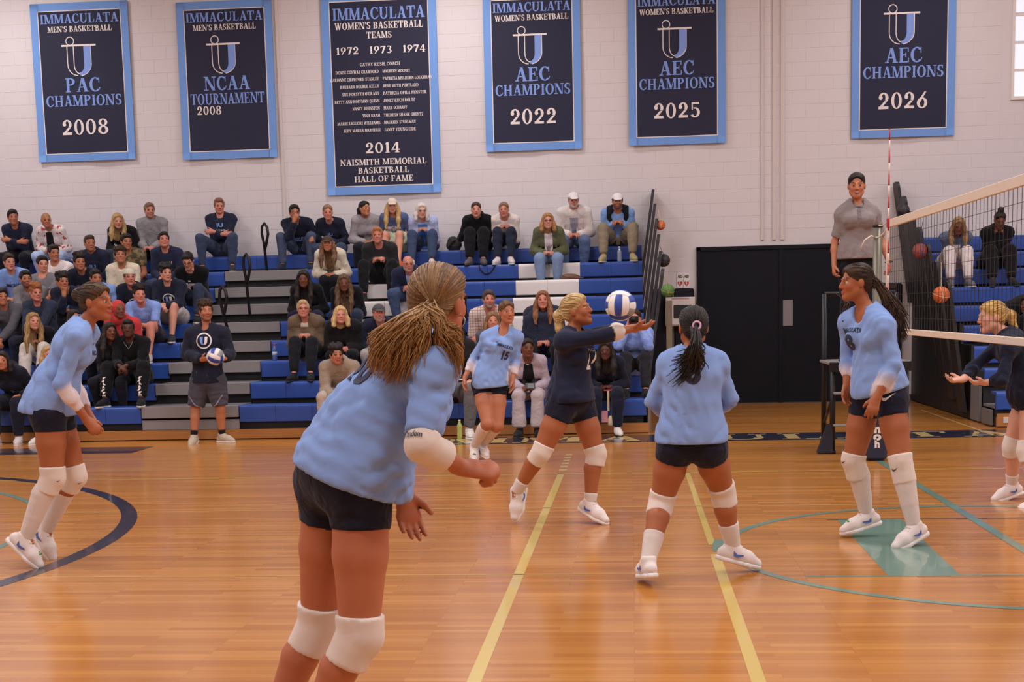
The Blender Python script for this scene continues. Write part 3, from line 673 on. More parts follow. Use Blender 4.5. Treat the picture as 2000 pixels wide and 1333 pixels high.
# ------------------------------------------------------------------ figures: smooth distance fields turned into one continuous surface
f32 = np.float32
def V3(*a): return np.array(a, float)
def unit(v): v = np.asarray(v, float); return v/(np.linalg.norm(v)+1e-12)
def lerp(a, b, t): return np.asarray(a, float)*(1-t)+np.asarray(b, float)*t
BIG = .25
class Fld:
    def __init__(s): s.p = []; s.disp = None; s.early = False; s.kids = []
    def _add(s, lo, hi, fn, k, op): s.p.append((np.minimum(lo, hi), np.maximum(lo, hi), fn, k, op)); return s
    def cone(s, a, b, ra, rb, k=.02, flat=None, op=0):
        a = np.asarray(a, float); b = np.asarray(b, float); ba = b-a; L2 = max(float(ba@ba), 1e-9); m = max(ra, rb)
        def fn(x, y, z):
            px, py, pz = x-f32(a[0]), y-f32(a[1]), z-f32(a[2])
            t = np.clip((px*f32(ba[0])+py*f32(ba[1])+pz*f32(ba[2]))/f32(L2), 0, 1)
            qx, qy, qz = px-t*f32(ba[0]), py-t*f32(ba[1]), pz-t*f32(ba[2]); q = qx*qx+qy*qy+qz*qz
            if flat is not None:
                n, sc = flat; c = qx*f32(n[0])+qy*f32(n[1])+qz*f32(n[2]); q = q+c*c*f32(1/sc**2-1)
            return np.sqrt(q)-(f32(ra)+f32(rb-ra)*t)
        return s._add(np.minimum(a, b)-m, np.maximum(a, b)+m, fn, k, op)
    def ell(s, c, r, B=None, k=.02, op=0):
        c = np.asarray(c, float); r = np.asarray(r if hasattr(r, '__len__') else (r, r, r), float); B = np.eye(3) if B is None else np.asarray(B, float)   # rows of B: local axes
        m = float(r.max())
        def fn(x, y, z):
            p = (x-f32(c[0]), y-f32(c[1]), z-f32(c[2])); k0 = 0; k1 = 0
            for i in range(3):
                l = p[0]*f32(B[i, 0])+p[1]*f32(B[i, 1])+p[2]*f32(B[i, 2]); u = l*f32(1/r[i]); k0 = k0+u*u; w_ = u*f32(1/r[i]); k1 = k1+w_*w_
            k0 = np.sqrt(k0); return k0*(k0-1)/(np.sqrt(k1)+f32(1e-6))
        return s._add(c-m, c+m, fn, k, op)
    def cut(s, a, d, L, Rr, k=.004, op=1):
        """remove a cylinder that starts at a and runs along d"""
        a = np.asarray(a, float); d = unit(d)
        def fn(x, y, z):
            px, py, pz = x-f32(a[0]), y-f32(a[1]), z-f32(a[2]); t = px*f32(d[0])+py*f32(d[1])+pz*f32(d[2])
            rad = np.sqrt(np.maximum(px*px+py*py+pz*pz-t*t, 0))
            return np.maximum(np.maximum(-t, t-f32(L)), rad-f32(Rr))
        e = a+d*L; return s._add(np.minimum(a, e)-Rr, np.maximum(a, e)+Rr, fn, k, op)
    def half(s, a, d):
        """keep the side that d points away from"""
        a = np.asarray(a, float); d = unit(d)
        def fn(x, y, z): return (x-f32(a[0]))*f32(d[0])+(y-f32(a[1]))*f32(d[1])+(z-f32(a[2]))*f32(d[2])
        return s._add(V3(-99, -99, -99), V3(99, 99, 99), fn, 0, 2)
    def bounds(s):
        lo = np.min([p[0] for p in s.p if p[4] == 0]+[c.bounds()[0] for c, _ in s.kids], 0); hi = np.max([p[1] for p in s.p if p[4] == 0]+[c.bounds()[1] for c, _ in s.kids], 0); return lo, hi
    def eval(s, xs, ys, zs):
        D = np.full((len(xs), len(ys), len(zs)), BIG, f32); g = (xs, ys, zs)
        def bend():
            nonlocal D
            i, j, k = np.nonzero(np.abs(D) < .06)
            if len(i): D[i, j, k] += s.disp(xs[i], ys[j], zs[k]).astype(f32)
        todo = s.p if not (s.early and s.disp) else [q for q in s.p if q[4] in (0, 3)]+[None]+[q for q in s.p if q[4] not in (0, 3)]
        for it in todo:
            if it is None:
                for c, kk in s.kids:
                    d = c.eval(xs, ys, zs); h = np.maximum(f32(kk)-np.abs(D-d), 0)*f32(1/kk); D = np.minimum(D, d)-h*h*f32(kk*.25)
                bend(); continue
            lo, hi, fn, k, op = it
            mg = k+.03; ix = [(np.searchsorted(g[i], lo[i]-mg), np.searchsorted(g[i], hi[i]+mg)) for i in range(3)]
            if any(b <= a for a, b in ix): continue
            sl = tuple(slice(a, b) for a, b in ix)
            d = fn(xs[sl[0]][:, None, None], ys[sl[1]][None, :, None], zs[sl[2]][None, None, :]); c = D[sl]
            if op == 0:
                h = np.maximum(f32(k)-np.abs(c-d), 0)*f32(1/max(k, 1e-6)); D[sl] = np.minimum(c, d)-h*h*f32(k*.25)
            elif op in (1, 3):
                d = -d; h = np.maximum(f32(k)-np.abs(c-d), 0)*f32(1/max(k, 1e-6)); D[sl] = np.maximum(c, d)+h*h*f32(k*.25)
            else: D[sl] = np.maximum(c, d)
        if s.disp is not None and not s.early: bend()
        return D
def field_at(F, P):
    x, y, z = [P[:, i].astype(f32) for i in range(3)]; D = np.full(len(P), BIG, f32)
    for lo, hi, fn, k, op in F.p:
        m = ((P > lo-k-.03) & (P < hi+k+.03)).all(1)
        if not m.any(): continue
        d = fn(x[m], y[m], z[m]); c = D[m]; kk = max(k, 1e-6)
        if op in (1, 3): d = -d; h = np.maximum(f32(kk)-np.abs(c-d), 0)/f32(kk); D[m] = np.maximum(c, d)+h*h*f32(kk*.25)
        elif op == 2: D[m] = np.maximum(c, d)
        else: h = np.maximum(f32(kk)-np.abs(c-d), 0)/f32(kk); D[m] = np.minimum(c, d)-h*h*f32(kk*.25)
    return D
def settle(F, V, mx):
    """pull the vertices of a coarse surface onto the exact one"""
    e = .002; d = field_at(F, V); g = np.stack([field_at(F, V+np.eye(3)[i]*e)-d for i in range(3)], 1)/e; n = (g**2).sum(1)[:, None]
    return V-np.clip(d[:, None]*g/np.maximum(n, .3), -mx, mx)
_C = [(0, 0, 0), (1, 0, 0), (0, 1, 0), (1, 1, 0), (0, 0, 1), (1, 0, 1), (0, 1, 1), (1, 1, 1)]
_E = [(0, 1), (2, 3), (4, 5), (6, 7), (0, 2), (1, 3), (4, 6), (5, 7), (0, 4), (1, 5), (2, 6), (3, 7)]
def surfnet(xs, ys, zs, D):
    S = D < 0; n = S.shape; cnt = np.zeros((n[0]-1, n[1]-1, n[2]-1), np.int8)
    for c in _C: cnt += S[c[0]:n[0]-1+c[0], c[1]:n[1]-1+c[1], c[2]:n[2]-1+c[2]]
    act = (cnt > 0) & (cnt < 8); I, J, K = np.nonzero(act)
    if len(I) == 0: return np.zeros((0, 3)), np.zeros((0, 4), int)
    idx = np.full(act.shape, -1, np.int32); idx[act] = np.arange(len(I))
    acc = np.zeros((len(I), 3)); num = np.zeros(len(I)); vals = [D[I+c[0], J+c[1], K+c[2]] for c in _C]; G = (xs, ys, zs); IJK = (I, J, K)
    for a, b in _E:
        da, db = vals[a], vals[b]; cr = (da < 0) != (db < 0); t = np.where(cr, da/np.where(cr, da-db, 1), 0)
        for ax in range(3):
            pa = G[ax][IJK[ax]+_C[a][ax]]; pb = G[ax][IJK[ax]+_C[b][ax]]; acc[:, ax] += np.where(cr, pa+(pb-pa)*t, 0)
        num += cr
    V = acc/num[:, None]; Fs = []
    for ax in range(3):
        sa = [slice(None)]*3; sb = [slice(None)]*3; sa[ax] = slice(0, -1); sb[ax] = slice(1, None); A, B = S[tuple(sa)], S[tuple(sb)]
        e = A != B; o1, o2 = [(1, 2), (2, 0), (0, 1)][ax]
        p = list(np.nonzero(e)); ok = (p[o1] > 0) & (p[o2] > 0) & (p[o1] < n[o1]-1) & (p[o2] < n[o2]-1); p = [q[ok] for q in p]
        if len(p[0]) == 0: continue
        def cell(d1, d2):
            q = [x.copy() for x in p]; q[o1] -= d1; q[o2] -= d2; return idx[tuple(q)]
        quad = np.stack([cell(1, 1), cell(0, 1), cell(0, 0), cell(1, 0)], 1); fl = ~A[tuple(p)]; quad[fl] = quad[fl][:, ::-1]; Fs.append(quad)
    F = np.concatenate(Fs) if Fs else np.zeros((0, 4), int)
    return V, F[(F >= 0).all(1)]
def grid(lo, hi, h): return [np.arange(lo[i]-2*h, hi[i]+3*h, h).astype(f32) for i in range(3)]
def field_mesh(F, h, fine=()):
    lo, hi = F.bounds(); g = grid(lo-.01, hi+.01, h); V, Q = surfnet(*g, F.eval(*g)); VV = []; QQ = []; n = 0
    if len(fine): V = settle(F, V, h*.5)
    for a, b, hf in fine:
        ins = ((V > np.asarray(a)+h*2.0) & (V < np.asarray(b)-h*2.0)).all(1); Q = Q[~ins[Q].all(1)]
    if len(fine):
        used = np.unique(Q); mp = np.full(len(V), -1); mp[used] = np.arange(len(used)); V = V[used]; Q = mp[Q]
    VV.append(V); QQ.append(Q); n = len(V)
    for a, b, hf in fine:
        g = [np.arange(a[i], b[i]+hf, hf).astype(f32) for i in range(3)]; v, q = surfnet(*g, F.eval(*g)); v = settle(F, v, hf*.5) if h < .02 and len(v) else v; VV.append(v); QQ.append(q+n); n += len(v)
    return np.concatenate(VV), np.concatenate(QQ)
def folds(seed, amp=.004, fr=38, dirn=(0, 0, 1)):
    r = np.random.RandomState(seed); d = unit(dirn); a = r.normal(size=(3, 3)); a = [unit(x+d*1.2*np.sign(x@d+.01)) for x in a]; ph = r.rand(6)*6.28
    def fn(x, y, z):
        u = [x*k[0]+y*k[1]+z*k[2] for k in a]
        q = np.sin(u[0]*fr*.5+ph[0]+1.5*np.sin(u[1]*fr*.22+ph[1])+.6*np.sin(u[2]*fr*.5)); m = .5+.5*np.sin(u[2]*fr*.21+ph[2]+np.sin(u[1]*fr*.3))
        w = (1-2*np.abs(q)**.8)*m*1.1+.35*np.sin(u[1]*fr*1.1+ph[3]+1.3*np.sin(u[0]*fr*.5+ph[4]))
        return amp*w
    return fn
def ik(a, t, l1, l2, pole):
    a = np.asarray(a, float); t = np.asarray(t, float); d = t-a; L = np.linalg.norm(d); mx = (l1+l2)*.999
    if L > mx: t = a+d/L*mx; L = mx
    d = unit(t-a); x = (l1*l1-l2*l2+L*L)/(2*L); h = math.sqrt(max(l1*l1-x*x, 0)); p = np.asarray(pole, float); p = unit(p-d*(p@d)); return a+d*x+p*h, t

SKIN = {'fair': '#cf9078', 'pink': '#cb8470', 'tan': '#b47455', 'player': '#a5623f', 'near': '#b26b4b', 'brown': '#74452f', 'dark': '#573428', 'pale': '#d59d86'}
def head_frame(J): hf = unit(J['hf']); hu = unit(J.get('hu', V3(0, 0, 1))); hr = unit(np.cross(hf, hu)); hu = np.cross(hr, hf); return hr, hf, hu
def Hpt(J, hs):
    hr, hf, hu = head_frame(J); c = np.asarray(J['head'], float); return lambda x, y, z: c+hs*(hr*x+hf*y+hu*z)
def torso(F, J, s, e, sex, k=.04, bulk=1.0, hem=0.0, up_to=.9, lo=0.0):
    p, n = np.asarray(J['pel'], float), np.asarray(J['neck'], float); up = unit(n-p); rt = unit(J['shR']-J['shL']); fw = unit(np.cross(up, rt)); m = J.get('mid'); 
    P = (lambda t: lerp(p, n, t)) if m is None else (lambda t: (1-t)**2*p+2*t*(1-t)*np.asarray(m)+t*t*n)
    rp, rw, rc = (.158, .142, .158) if sex == 'm' else (.158, .120, .138); rp, rw, rc = [v*s*bulk for v in (rp, rw, rc)]
    F.cone(P(lo), P(.36), rp+e, rw+e, k, (fw, .76)); F.cone(P(.36), P(.72), rw+e, rc+e, k, (fw, .72)); F.cone(P(.72), P(.9), rc+e, rc*.72+e, k, (fw, .68))
    for sd in ('L', 'R'):
        F.cone(lerp(P(.95), J['sh'+sd], .15), J['sh'+sd], .052*s*bulk+e, .050*s*bulk+e, k)
        F.cone(P(.78), lerp(P(.9), J['sh'+sd], .8), .085*s+e, .06*s+e, k, (fw, .8))
        if sex == 'f': F.ell(P(.66)+fw*(.068*s+e*.6)+(rt if sd == 'R' else -rt)*.066*s, np.array([.066, .058, .066])*s+e, np.array([rt, fw, up]), .03)
    F.ell(p, np.array([rp*1.02+e, .115*s*bulk+e, .11*s+e]), np.array([rt, fw, up]), k)
    if hem: F.cone(p, p-up*hem, rp+e, rp+e*1.5+.012, k, (fw, .78))
    return P, up, rt, fw
def arm(F, J, s, e, sd, t1=2.0, sex='m', k=.02):
    """t1: 1 = elbow, 2 = wrist"""
    a, b, c = J['sh'+sd], J['el'+sd], J['wr'+sd]; q = s*(1.0 if sex == 'm' else .86)
    F.cone(a, lerp(a, b, min(t1, 1)), .049*q+e, (.049-.011*min(t1, 1))*q+e, k)
    if t1 > 1:
        F.cone(b, lerp(b, c, .35), .038*q+e, .040*q+e, k) if t1 > 1.35 else None
        t = t1-1; F.cone(lerp(b, c, .3 if t > .35 else 0), lerp(b, c, t), .040*q+e, (.040-.014*t)*q+e, k)
def calf(J, q, sd):
    a, b, c = J['hp'+sd], J['kn'+sd], J['an'+sd]; ax = unit(c-b); n = unit(b-a); cr = np.cross(ax, n); cb = lerp(b, c, .30)
    if np.linalg.norm(cr) > .15: cb = cb+unit(np.cross(cr, ax))*-.012*q
    return cb
def leg(F, J, s, e, sd, t1=2.0, sex='m', k=.03, flare=0, t0=0.0, thick=1.0):
    a, b, c = J['hp'+sd], J['kn'+sd], J['an'+sd]; q = s*thick
    if t0 < 1:
        t = min(t1, 1); F.cone(lerp(a, b, t0), lerp(a, b, min(t, .45)), (.088-.014*t0)*q+e, .082*q+e, k)
        if t > .45: F.cone(lerp(a, b, .45), lerp(a, b, t), .082*q+e, (.082-.024*(t-.45)/.55)*q+e, k*.5)
    if t1 > 1:
        t = t1-1; cb = calf(J, q, sd) if e < .02 else lerp(b, c, .3); F.cone(b, cb, .056*q+e, .058*q+e, k*.6); F.cone(cb, lerp(cb, c, max(t-.3, .01)/.7), .058*q+e, (.058-.024*max(t-.3, 0)/.7)*q+e+flare, k*.4)
def hand(F, J, s, sd, k=.008):
    wr = np.asarray(J['wr'+sd], float); d = unit(J.get('hd'+sd, wr-J['el'+sd])); n = np.asarray(J.get('hn'+sd, V3(0, 0, -1)), float); n = unit(n-d*(n@d)); cu = J.get('cu'+sd, .25); t = np.cross(d, n)*(1 if sd == 'R' else -1); q = s
    F.cone(wr-d*.02*q, wr+d*.03*q, .024*q, .030*q, k*2, (n, .75)); F.cone(wr+d*.012*q, wr+d*.072*q, .028*q, .041*q, k*2, (n, .5))
    pts = [wr]
    for i, (o, L, b0) in enumerate(((.031, .072, .082), (.0105, .080, .086), (-.0105, .074, .083), (-.030, .058, .074))):
        p = wr+d*b0*q+t*o*q; dd = unit(d+t*(.10-.07*i)*(1-cu)); c = cu*(1+.08*i); r = .0098*q; nn = n
        for L_, ang in zip((.45, .31, .24), (1.15, 1.45, .9)):
            nn = unit(nn-dd*(nn@dd)); dn = unit(dd*math.cos(c*ang)+nn*math.sin(c*ang)); nn = unit(nn*math.cos(c*ang)-dd*math.sin(c*ang)); dd = dn
            e = p+dd*L*L_*q; F.cone(p, e, r, r*.88, k); p = e; r *= .88
        pts.append(p)
    b = wr+d*.022*q+t*.026*q+n*.006*q; d1 = unit(d*.70+t*.75*(1-cu*.7)+n*(.25+.5*cu)); m = b+d1*.042*q; d2 = unit(d1+d*.35-t*.5*cu+n*.2*cu); e = m+d2*.032*q
    F.cone(b, m, .0155*q, .0115*q, k*1.6); F.cone(m, e, .0115*q, .0092*q, k); pts.append(e)
    pts = np.array(pts); return pts.min(0)-.042, pts.max(0)+.042
def face(F, J, hs):
    H = Hpt(J, hs); hr, hf, hu = head_frame(J); B = np.array([hr, hf, hu])
    def E(x, y, z, r, k=.02, op=0): F.ell(H(x, y, z), np.array(r)*hs, B, k*hs, op)
    E(0, -.012, .030, (.074, .094, .086), .03); E(0, .022, -.033, (.058, .070, .084), .03)
    for sx in (-1, 1):
        F.cone(H(.046*sx, .006, -.058), H(.012*sx, .062, -.094), .021*hs, .018*hs, .03*hs); E(.033*sx, .058, -.024, (.024, .026, .026), .02); E(.076*sx, -.010, -.006, (.010, .019, .031), .008); E(.024*sx, .080, .024, (.026, .012, .009), .012)
    E(0, .074, -.096, (.022, .018, .017), .02)
    for sx in (-1, 1): E(.031*sx, .098, .004, (.0175, .0165, .0105), .010, 1); E(.031*sx, .0775, .003, (.0135, .0125, .0125), .003)
    F.cone(H(0, .086, .016), H(0, .107, -.026), .0075*hs, .0112*hs, .012*hs)
    for sx in (-1, 1): E(.0115*sx, .097, -.031, (.0072, .010, .0075), .006)
    E(0, .0905, -.0585, (.024, .011, .0055), .006); E(0, .0885, -.0685, (.020, .011, .0062), .006)
def paint(V, J, hs, tone, brow='#3a2a20', lip=None, eye='#2c2220', beard=None, shaved=None, fine=False):
    sk = np.array(srgb(SKIN.get(tone, tone))); C = np.tile(sk, (len(V), 1)); hr, hf, hu = head_frame(J); L = (V-np.asarray(J['head']))/hs; x, y, z = L@hr, L@hf, L@hu; ax = np.abs(x)
    def mix(m, c, a=1.0): C[m] = C[m]*(1-a)+np.array(srgb(c) if isinstance(c, str) else c)*a
    hd = (np.abs(z) < .13) & (ax < .09) & (np.abs(y) < .13)
    lum = sk.mean(); lp = lip or ('#a8554c' if lum > .12 else '#5a2c28')
    mix(hd & (y > .06) & (((ax-.034)/.03)**2+((z+.026)/.03)**2 < 1), sk*np.array([1.04, .86, .84]), .55)
    if shaved: mix(hd & (z > .045+.25*np.maximum(y-.07, -.2)*0) & (y < .075) & (z > .035-.6*np.minimum(y, 0)*0), shaved, .6)
    if beard: mix(hd & (z < -.036) & (y > .01) & ~((ax < .02) & (z > -.05)), beard, .75)
    mix(hd & (y > .072) & (ax < .025*(1-((z+.063)/.03)**2)) & (np.abs(z+.0635) < .0125), lp, .8)
    mix(hd & (y > .08) & (ax < .021) & (np.abs(z+.0635) < .0022), '#40201c', .7)
    mix(hd & (y > .055) & (((ax-.032)/.021)**2+((z-.0285-.20*(.02-np.abs(ax-.036)))/.0052)**2 < 1), brow, .8)
    em = hd & (y > .055) & (((ax-.031)/(.0155 if fine else .018))**2+((z-.003)/(.0066 if fine else .0105))**2 < 1)
    if fine:
        mix(em, '#c4b2a8', .95); mix(em & (((ax-.031)/.0085)**2+((z-.003)/.0085)**2 < 1), eye); mix(em & (z > .0068), '#2a1c18', .9)
    else: mix(em, eye, .95)
    return C
def hair_field(J, hs, style, seed=0, length=.3, vol=1.0):
    F = Fld(); H = Hpt(J, hs); hr, hf, hu = head_frame(J); B = np.array([hr, hf, hu]); dn = V3(0, 0, -1); rr = np.random.RandomState(seed+11)
    def E(x, y, z, r, k=.015, op=0): F.ell(H(x, y, z), np.array(r)*hs, B, k*hs, op)
    v = vol
    E(0, -.020, .040, (.082*v, .098*v, .088*v)); E(0, -.055, .0, (.072, .058, .075))
    if style in ('short', 'curly', 'afro'):
        E(0, .045, .085, (.060, .050, .040)); 
        for sx in (-1, 1): E(.066*sx, -.005, .020, (.018, .045, .05))
        E(0, .118, -.014, (.076, .082, .090), .010, 1)
        for sx in (-1, 1): E(.080*sx, .0, -.035, (.022, .032, .040), .01, 1)
    else:
        E(0, .02, .07, (.074, .070, .050)); E(0, .127, .0, (.076, .086, .094), .010, 1)
        for sx in (-1, 1): E(.070*sx, .060, -.045, (.03, .05, .06), .01, 1)
    if style == 'curly':
        for i in range(26):
            a = rr.rand()*6.28; b = rr.rand()*1.2; E(.075*math.cos(a)*math.sin(b+.4), -.015+.085*math.sin(a)*math.sin(b+.4), .05+.085*math.cos(b), (.026, .026, .024), .012)
    if style in ('long', 'bob', 'lob'):
        L = length; c = np.asarray(J['head'])
        tors = J.get('chestfw', hf)
        for sx in (-1, 1):
            p = [H(.070*sx, .005, .03), H(.088*sx, .002, -.06), H(.096*sx, .012, -.13)]
            if style == 'long': p += [H(.10*sx, .02, -.15)+dn*(L-.15)*.5+tors*.035, H(.095*sx, .02, -.15)+dn*(L-.1)+tors*.06]
            rads = [.026, .034, .036, .036, .018]
            for a, b, r1, r2 in zip(p, p[1:], rads, rads[1:]): F.cone(a, b, r1*hs, r2*hs, .03)
        p = [H(0, -.07, .0), H(0, -.085, -.12)] + ([H(0, -.10, -.12)+dn*(L-.12)] if style == 'long' else [])
        for a, b in zip(p, p[1:]): F.cone(a, b, .075*hs, .068*hs, .03, (hf, .5))
    if style in ('pony', 'tight'):
        for i, (a, b) in enumerate((((0, -.105, .04), (0, -.15, .0)), ((0, -.15, .0), (0, -.165, -.10)), ((0, -.165, -.10), (0, -.15, -.10-length*.6)))):
            if style == 'pony': F.cone(H(*a), H(*b), (.024, .034, .030)[i]*hs, (.034, .030, .010)[i]*hs, .02)
    if style == 'bun': E(0, -.125, .045, (.042, .042, .042), .01)
    if style == 'topbun': E(0, -.02, .15, (.048, .048, .045), .012)
    fr = {'short': 75, 'curly': 120, 'afro': 150}.get(style, 60); amp = {'short': .0035, 'curly': .006, 'afro': .005, 'pony': .002, 'bun': .002, 'tight': .0015, 'topbun': .002}.get(style, .004)
    cc = np.asarray(J['head'], float)
    def dsp(x, y, z):
        if style in ('tight', 'pony', 'bun'):
            axv = unit(-hf*.95+hu*.3); e1 = unit(np.cross(axv, hr+.01)); e2 = np.cross(axv, e1); a = np.arctan2((x-cc[0])*e1[0]+(y-cc[1])*e1[1]+(z-cc[2])*e1[2], (x-cc[0])*e2[0]+(y-cc[1])*e2[1]+(z-cc[2])*e2[2]+1e-6)
            return amp*.8*(np.sin(a*19+seed)+.5*np.sin(a*37+1))
        u = (x-cc[0])*hr[0]+(y-cc[1])*hr[1]; w_ = (x-cc[0])*hf[0]+(y-cc[1])*hf[1]; a = np.arctan2(w_, u+1e-6)
        if style in ('curly', 'afro', 'short'): return amp*(np.sin(x*fr+seed)*np.sin(y*fr*1.1+1)*np.sin(z*fr*.9+2)*1.6+.5*np.sin(a*14+z*40))
        return amp*(np.sin(a*17+3*np.sin(z*22+seed))+.5*np.sin(a*31+z*30+seed))
    F.disp = dsp
    return F
def cap_parts(root, J, hs, col, back=False, h=.010):
    H = Hpt(J, hs); hr, hf, hu = head_frame(J); B = np.array([hr, hf, hu]); F = Fld()
    F.ell(H(0, -.012, .036), np.array([.087, .103, .088])*hs, B, .01); F.half(H(0, 0, .036), -hu); V, Q = field_mesh(F, h); c = link('cap', mesh_np('cap', V, Q), fabric(col), root)
    G = Fld(); sg = -1 if back else 1
    G.ell(H(0, sg*.10-.01, .040), np.array([.070, .085, .011])*hs, np.array([hr, unit(hf-hu*.18*sg), unit(hu+hf*.18*sg)]), .008); G.half(H(0, sg*.07, .0), -sg*hf); V, Q = field_mesh(G, h*.8); link('brim', mesh_np('brim', V, Q), fabric(col), c)
    return c
def glasses(root, J, hs):
    H = Hpt(J, hs); m = mat('glasses_frame', '#3a2a2c', .4); mb = MB()
    for sx in (-1, 1):
        mb.tube([H(.031*sx+.021*math.cos(a), .108, .002+.016*math.sin(a)) for a in [i*math.pi/7 for i in range(14)]], .0022*hs, 5, True); mb.tube([H(.052*sx, .106, .005), H(.078*sx, .0, .005)], .002*hs, 5)
    mb.tube([H(-.011, .11, .005), H(.011, .11, .005)], .002*hs, 5); mb.build('glasses', m, root)
def shoe(root, J, s, sd, cols=('#e6dcd8', '#e9e2de'), h=.009, name='shoe', logo=None, wide=1.0, charm=False):
    an, toe = np.asarray(J['an'+sd], float), np.asarray(J['toe'+sd], float); v = toe-an; sdv = unit(np.cross(v, V3(0, 0, 1))); a = math.radians(J.get('fp'+sd, 17)); u = unit(v)
    fd = u*math.cos(a)+np.cross(sdv, u)*math.sin(a); up = unit(np.cross(sdv, fd)); q = s*wide
    P = lambda f, z, x=0: an+fd*f*s+up*z*s+sdv*x*s
    F = Fld(); F.cone(P(-.045, -.045), P(.10, -.048), .037*q, .044*q, .02); F.cone(P(.10, -.048), P(.165, -.060), .044*q, .030*q, .02); F.cone(P(-.012, .005), P(.02, -.03), .043*q, .046*q, .02); F.cone(P(.02, -.02), P(.09, -.045), .038*q, .038*q, .02)
    F.half(P(0, -.072), -up); F.cut(P(-.012, .028), unit(up-fd*.15), .12, .12); V, Q = field_mesh(F, h); o = link(name, mesh_np(name, V, Q), fabric(cols[0], .7, .12), root)
    G = Fld(); G.cone(P(-.045, -.08), P(.10, -.08), .041*q, .047*q, .02); G.cone(P(.10, -.08), P(.168, -.076), .047*q, .032*q, .02); G.half(P(0, -.092), -up); G.half(P(0, -.066), up); V, Q = field_mesh(G, h); link('sole', mesh_np('sole', V, Q), mat('sole_'+cols[1], cols[1], .5), o)
    if logo:
        for sg in (-1, 1):
            q2 = [P(-.01, -.02, sg*.0435), P(.012, -.036, sg*.0465), P(.05, -.030, sg*.047), P(.055, -.036, sg*.047), P(.02, -.052, sg*.0475), P(-.005, -.048, sg*.0445)]; off = sdv*sg*.004
            MB().add([p+off for p in q2], [tuple(range(6)) if sg < 0 else tuple(range(5, -1, -1))]).build('shoe_emblem', mat('shoe_emblem_'+logo, logo, .5), o)
        if charm: F = Fld(); [F.ell(P(.125, -.014, x), (.012, .012, .007), None, .004) for x in (-.012, .004)]; F.ell(P(.112, -.008, 0), (.012, .012, .006), None, .004); V, Q = field_mesh(F, .005); link('clover_charm', mesh_np('clover_charm', V, Q), mat('charm_green', '#3f8f3a', .5), o)
        lm = mat('shoe_lace', '#cfc3b6', .8)
        for k in range(3): MB().tube([P(.045+.022*k, .008-.012*k, -.026), P(.052+.022*k, .014-.012*k, 0), P(.045+.022*k, .008-.012*k, .026)], .004, 5).build('lace', lm, o)
    return o
def decal(parent, VF, V2, F2, org, rt, up, nrm, w, h, m, name='lettering', lift=.004, start=.16):
    """lay flat shapes (unit height, centred) on a surface along -nrm"""
    bm = bmesh.new(); vs = [bm.verts.new((float(x), float(y), 0)) for x, y in V2]
    for f in F2:
        try: bm.faces.new([vs[i] for i in f])
        except ValueError: pass
    bmesh.ops.triangulate(bm, faces=bm.faces[:]); lim = .022
    for _ in range(3):
        es = [e for e in bm.edges if math.hypot((e.verts[0].co.x-e.verts[1].co.x)*w, (e.verts[0].co.y-e.verts[1].co.y)*h) > lim]
        if not es: break
        bmesh.ops.subdivide_edges(bm, edges=es, cuts=1, use_grid_fill=False); bmesh.ops.triangulate(bm, faces=bm.faces[:])
    bm.verts.index_update(); V2 = [(v.co.x, v.co.y) for v in bm.verts]; F2 = [tuple(v.index for v in f.verts) for f in bm.faces]; bm.free()
    bv = BVHTree.FromPolygons(VF[0].tolist(), VF[1].tolist()); nrm = unit(nrm); pts = []; rt, up = np.asarray(rt), np.asarray(up)
    c = bv.ray_cast(Vector(np.asarray(org)+nrm*start), Vector(-nrm), 1.0)[0]; org = np.asarray(org) if c is None else np.array(c); last = 0.0
    for x, y in V2:
        p = org+rt*x*w+up*y*h; hit = bv.ray_cast(Vector(p+nrm*start*.6), Vector(-nrm), 1.0)[0]; dd = None if hit is None else float((np.array(hit)-p)@nrm)
        if dd is None or abs(dd) > .14: dd = -.02
        pts.append(p+nrm*(dd+lift))
    return MB().add(pts, F2).build(name, m, parent)
def text_decal(parent, VF, txt, org, rt, up, nrm, width, height, m, bold=.05):
    V, F = sans_mesh(txt, bold); wd = V[:, 0].max()-V[:, 0].min(); return decal(parent, VF, V, F, org, rt, up, nrm, width/wd, height, m)
def text_px(parent, VF, txt, px, py, width, height, m, up=(0, 0, 1), bold=.05, nblend=None, flip=False):
    """lettering laid on the surface where the line of sight through a photo pixel meets it"""
    bv = BVHTree.FromPolygons(VF[0].tolist(), VF[1].tolist()); d = CF+CR*(px-1000)/FPX-CU*(py-CY)/FPX; o = V3(0, 0, CH); h = bv.ray_cast(Vector(o), Vector(unit(d)), 60)
    if h[0] is None: return None
    n = np.array(h[1]); n = n if n@d < 0 else -n; n = unit(n) if nblend is None else unit(n+np.asarray(nblend, float)); up = np.asarray(up, float); up = unit(up-n*(up@n)); rt = np.cross(up, n)
    if txt.isdigit() and len(txt) == 2:          # each figure of a number is a piece of its own
        for k, ch in enumerate(txt):
            V, F = sans_mesh(ch, bold); V[:, 1] -= .5; wd = V[:, 0].max()-V[:, 0].min(); V[:, 0] = V[:, 0]*((.18 if ch == '1' else .40)*width/wd)+(k-.5)*width*(.40 if '1' in txt else .54); decal(parent, VF, V, F, np.array(h[0]), rt, up, n, 1, height, m, 'number')
        return
    V, F = sans_mesh(txt, bold); V[:, 1] -= .5; wd = V[:, 0].max()-V[:, 0].min(); return decal(parent, VF, V, F, np.array(h[0]), rt, up, n, width/wd, height, m)
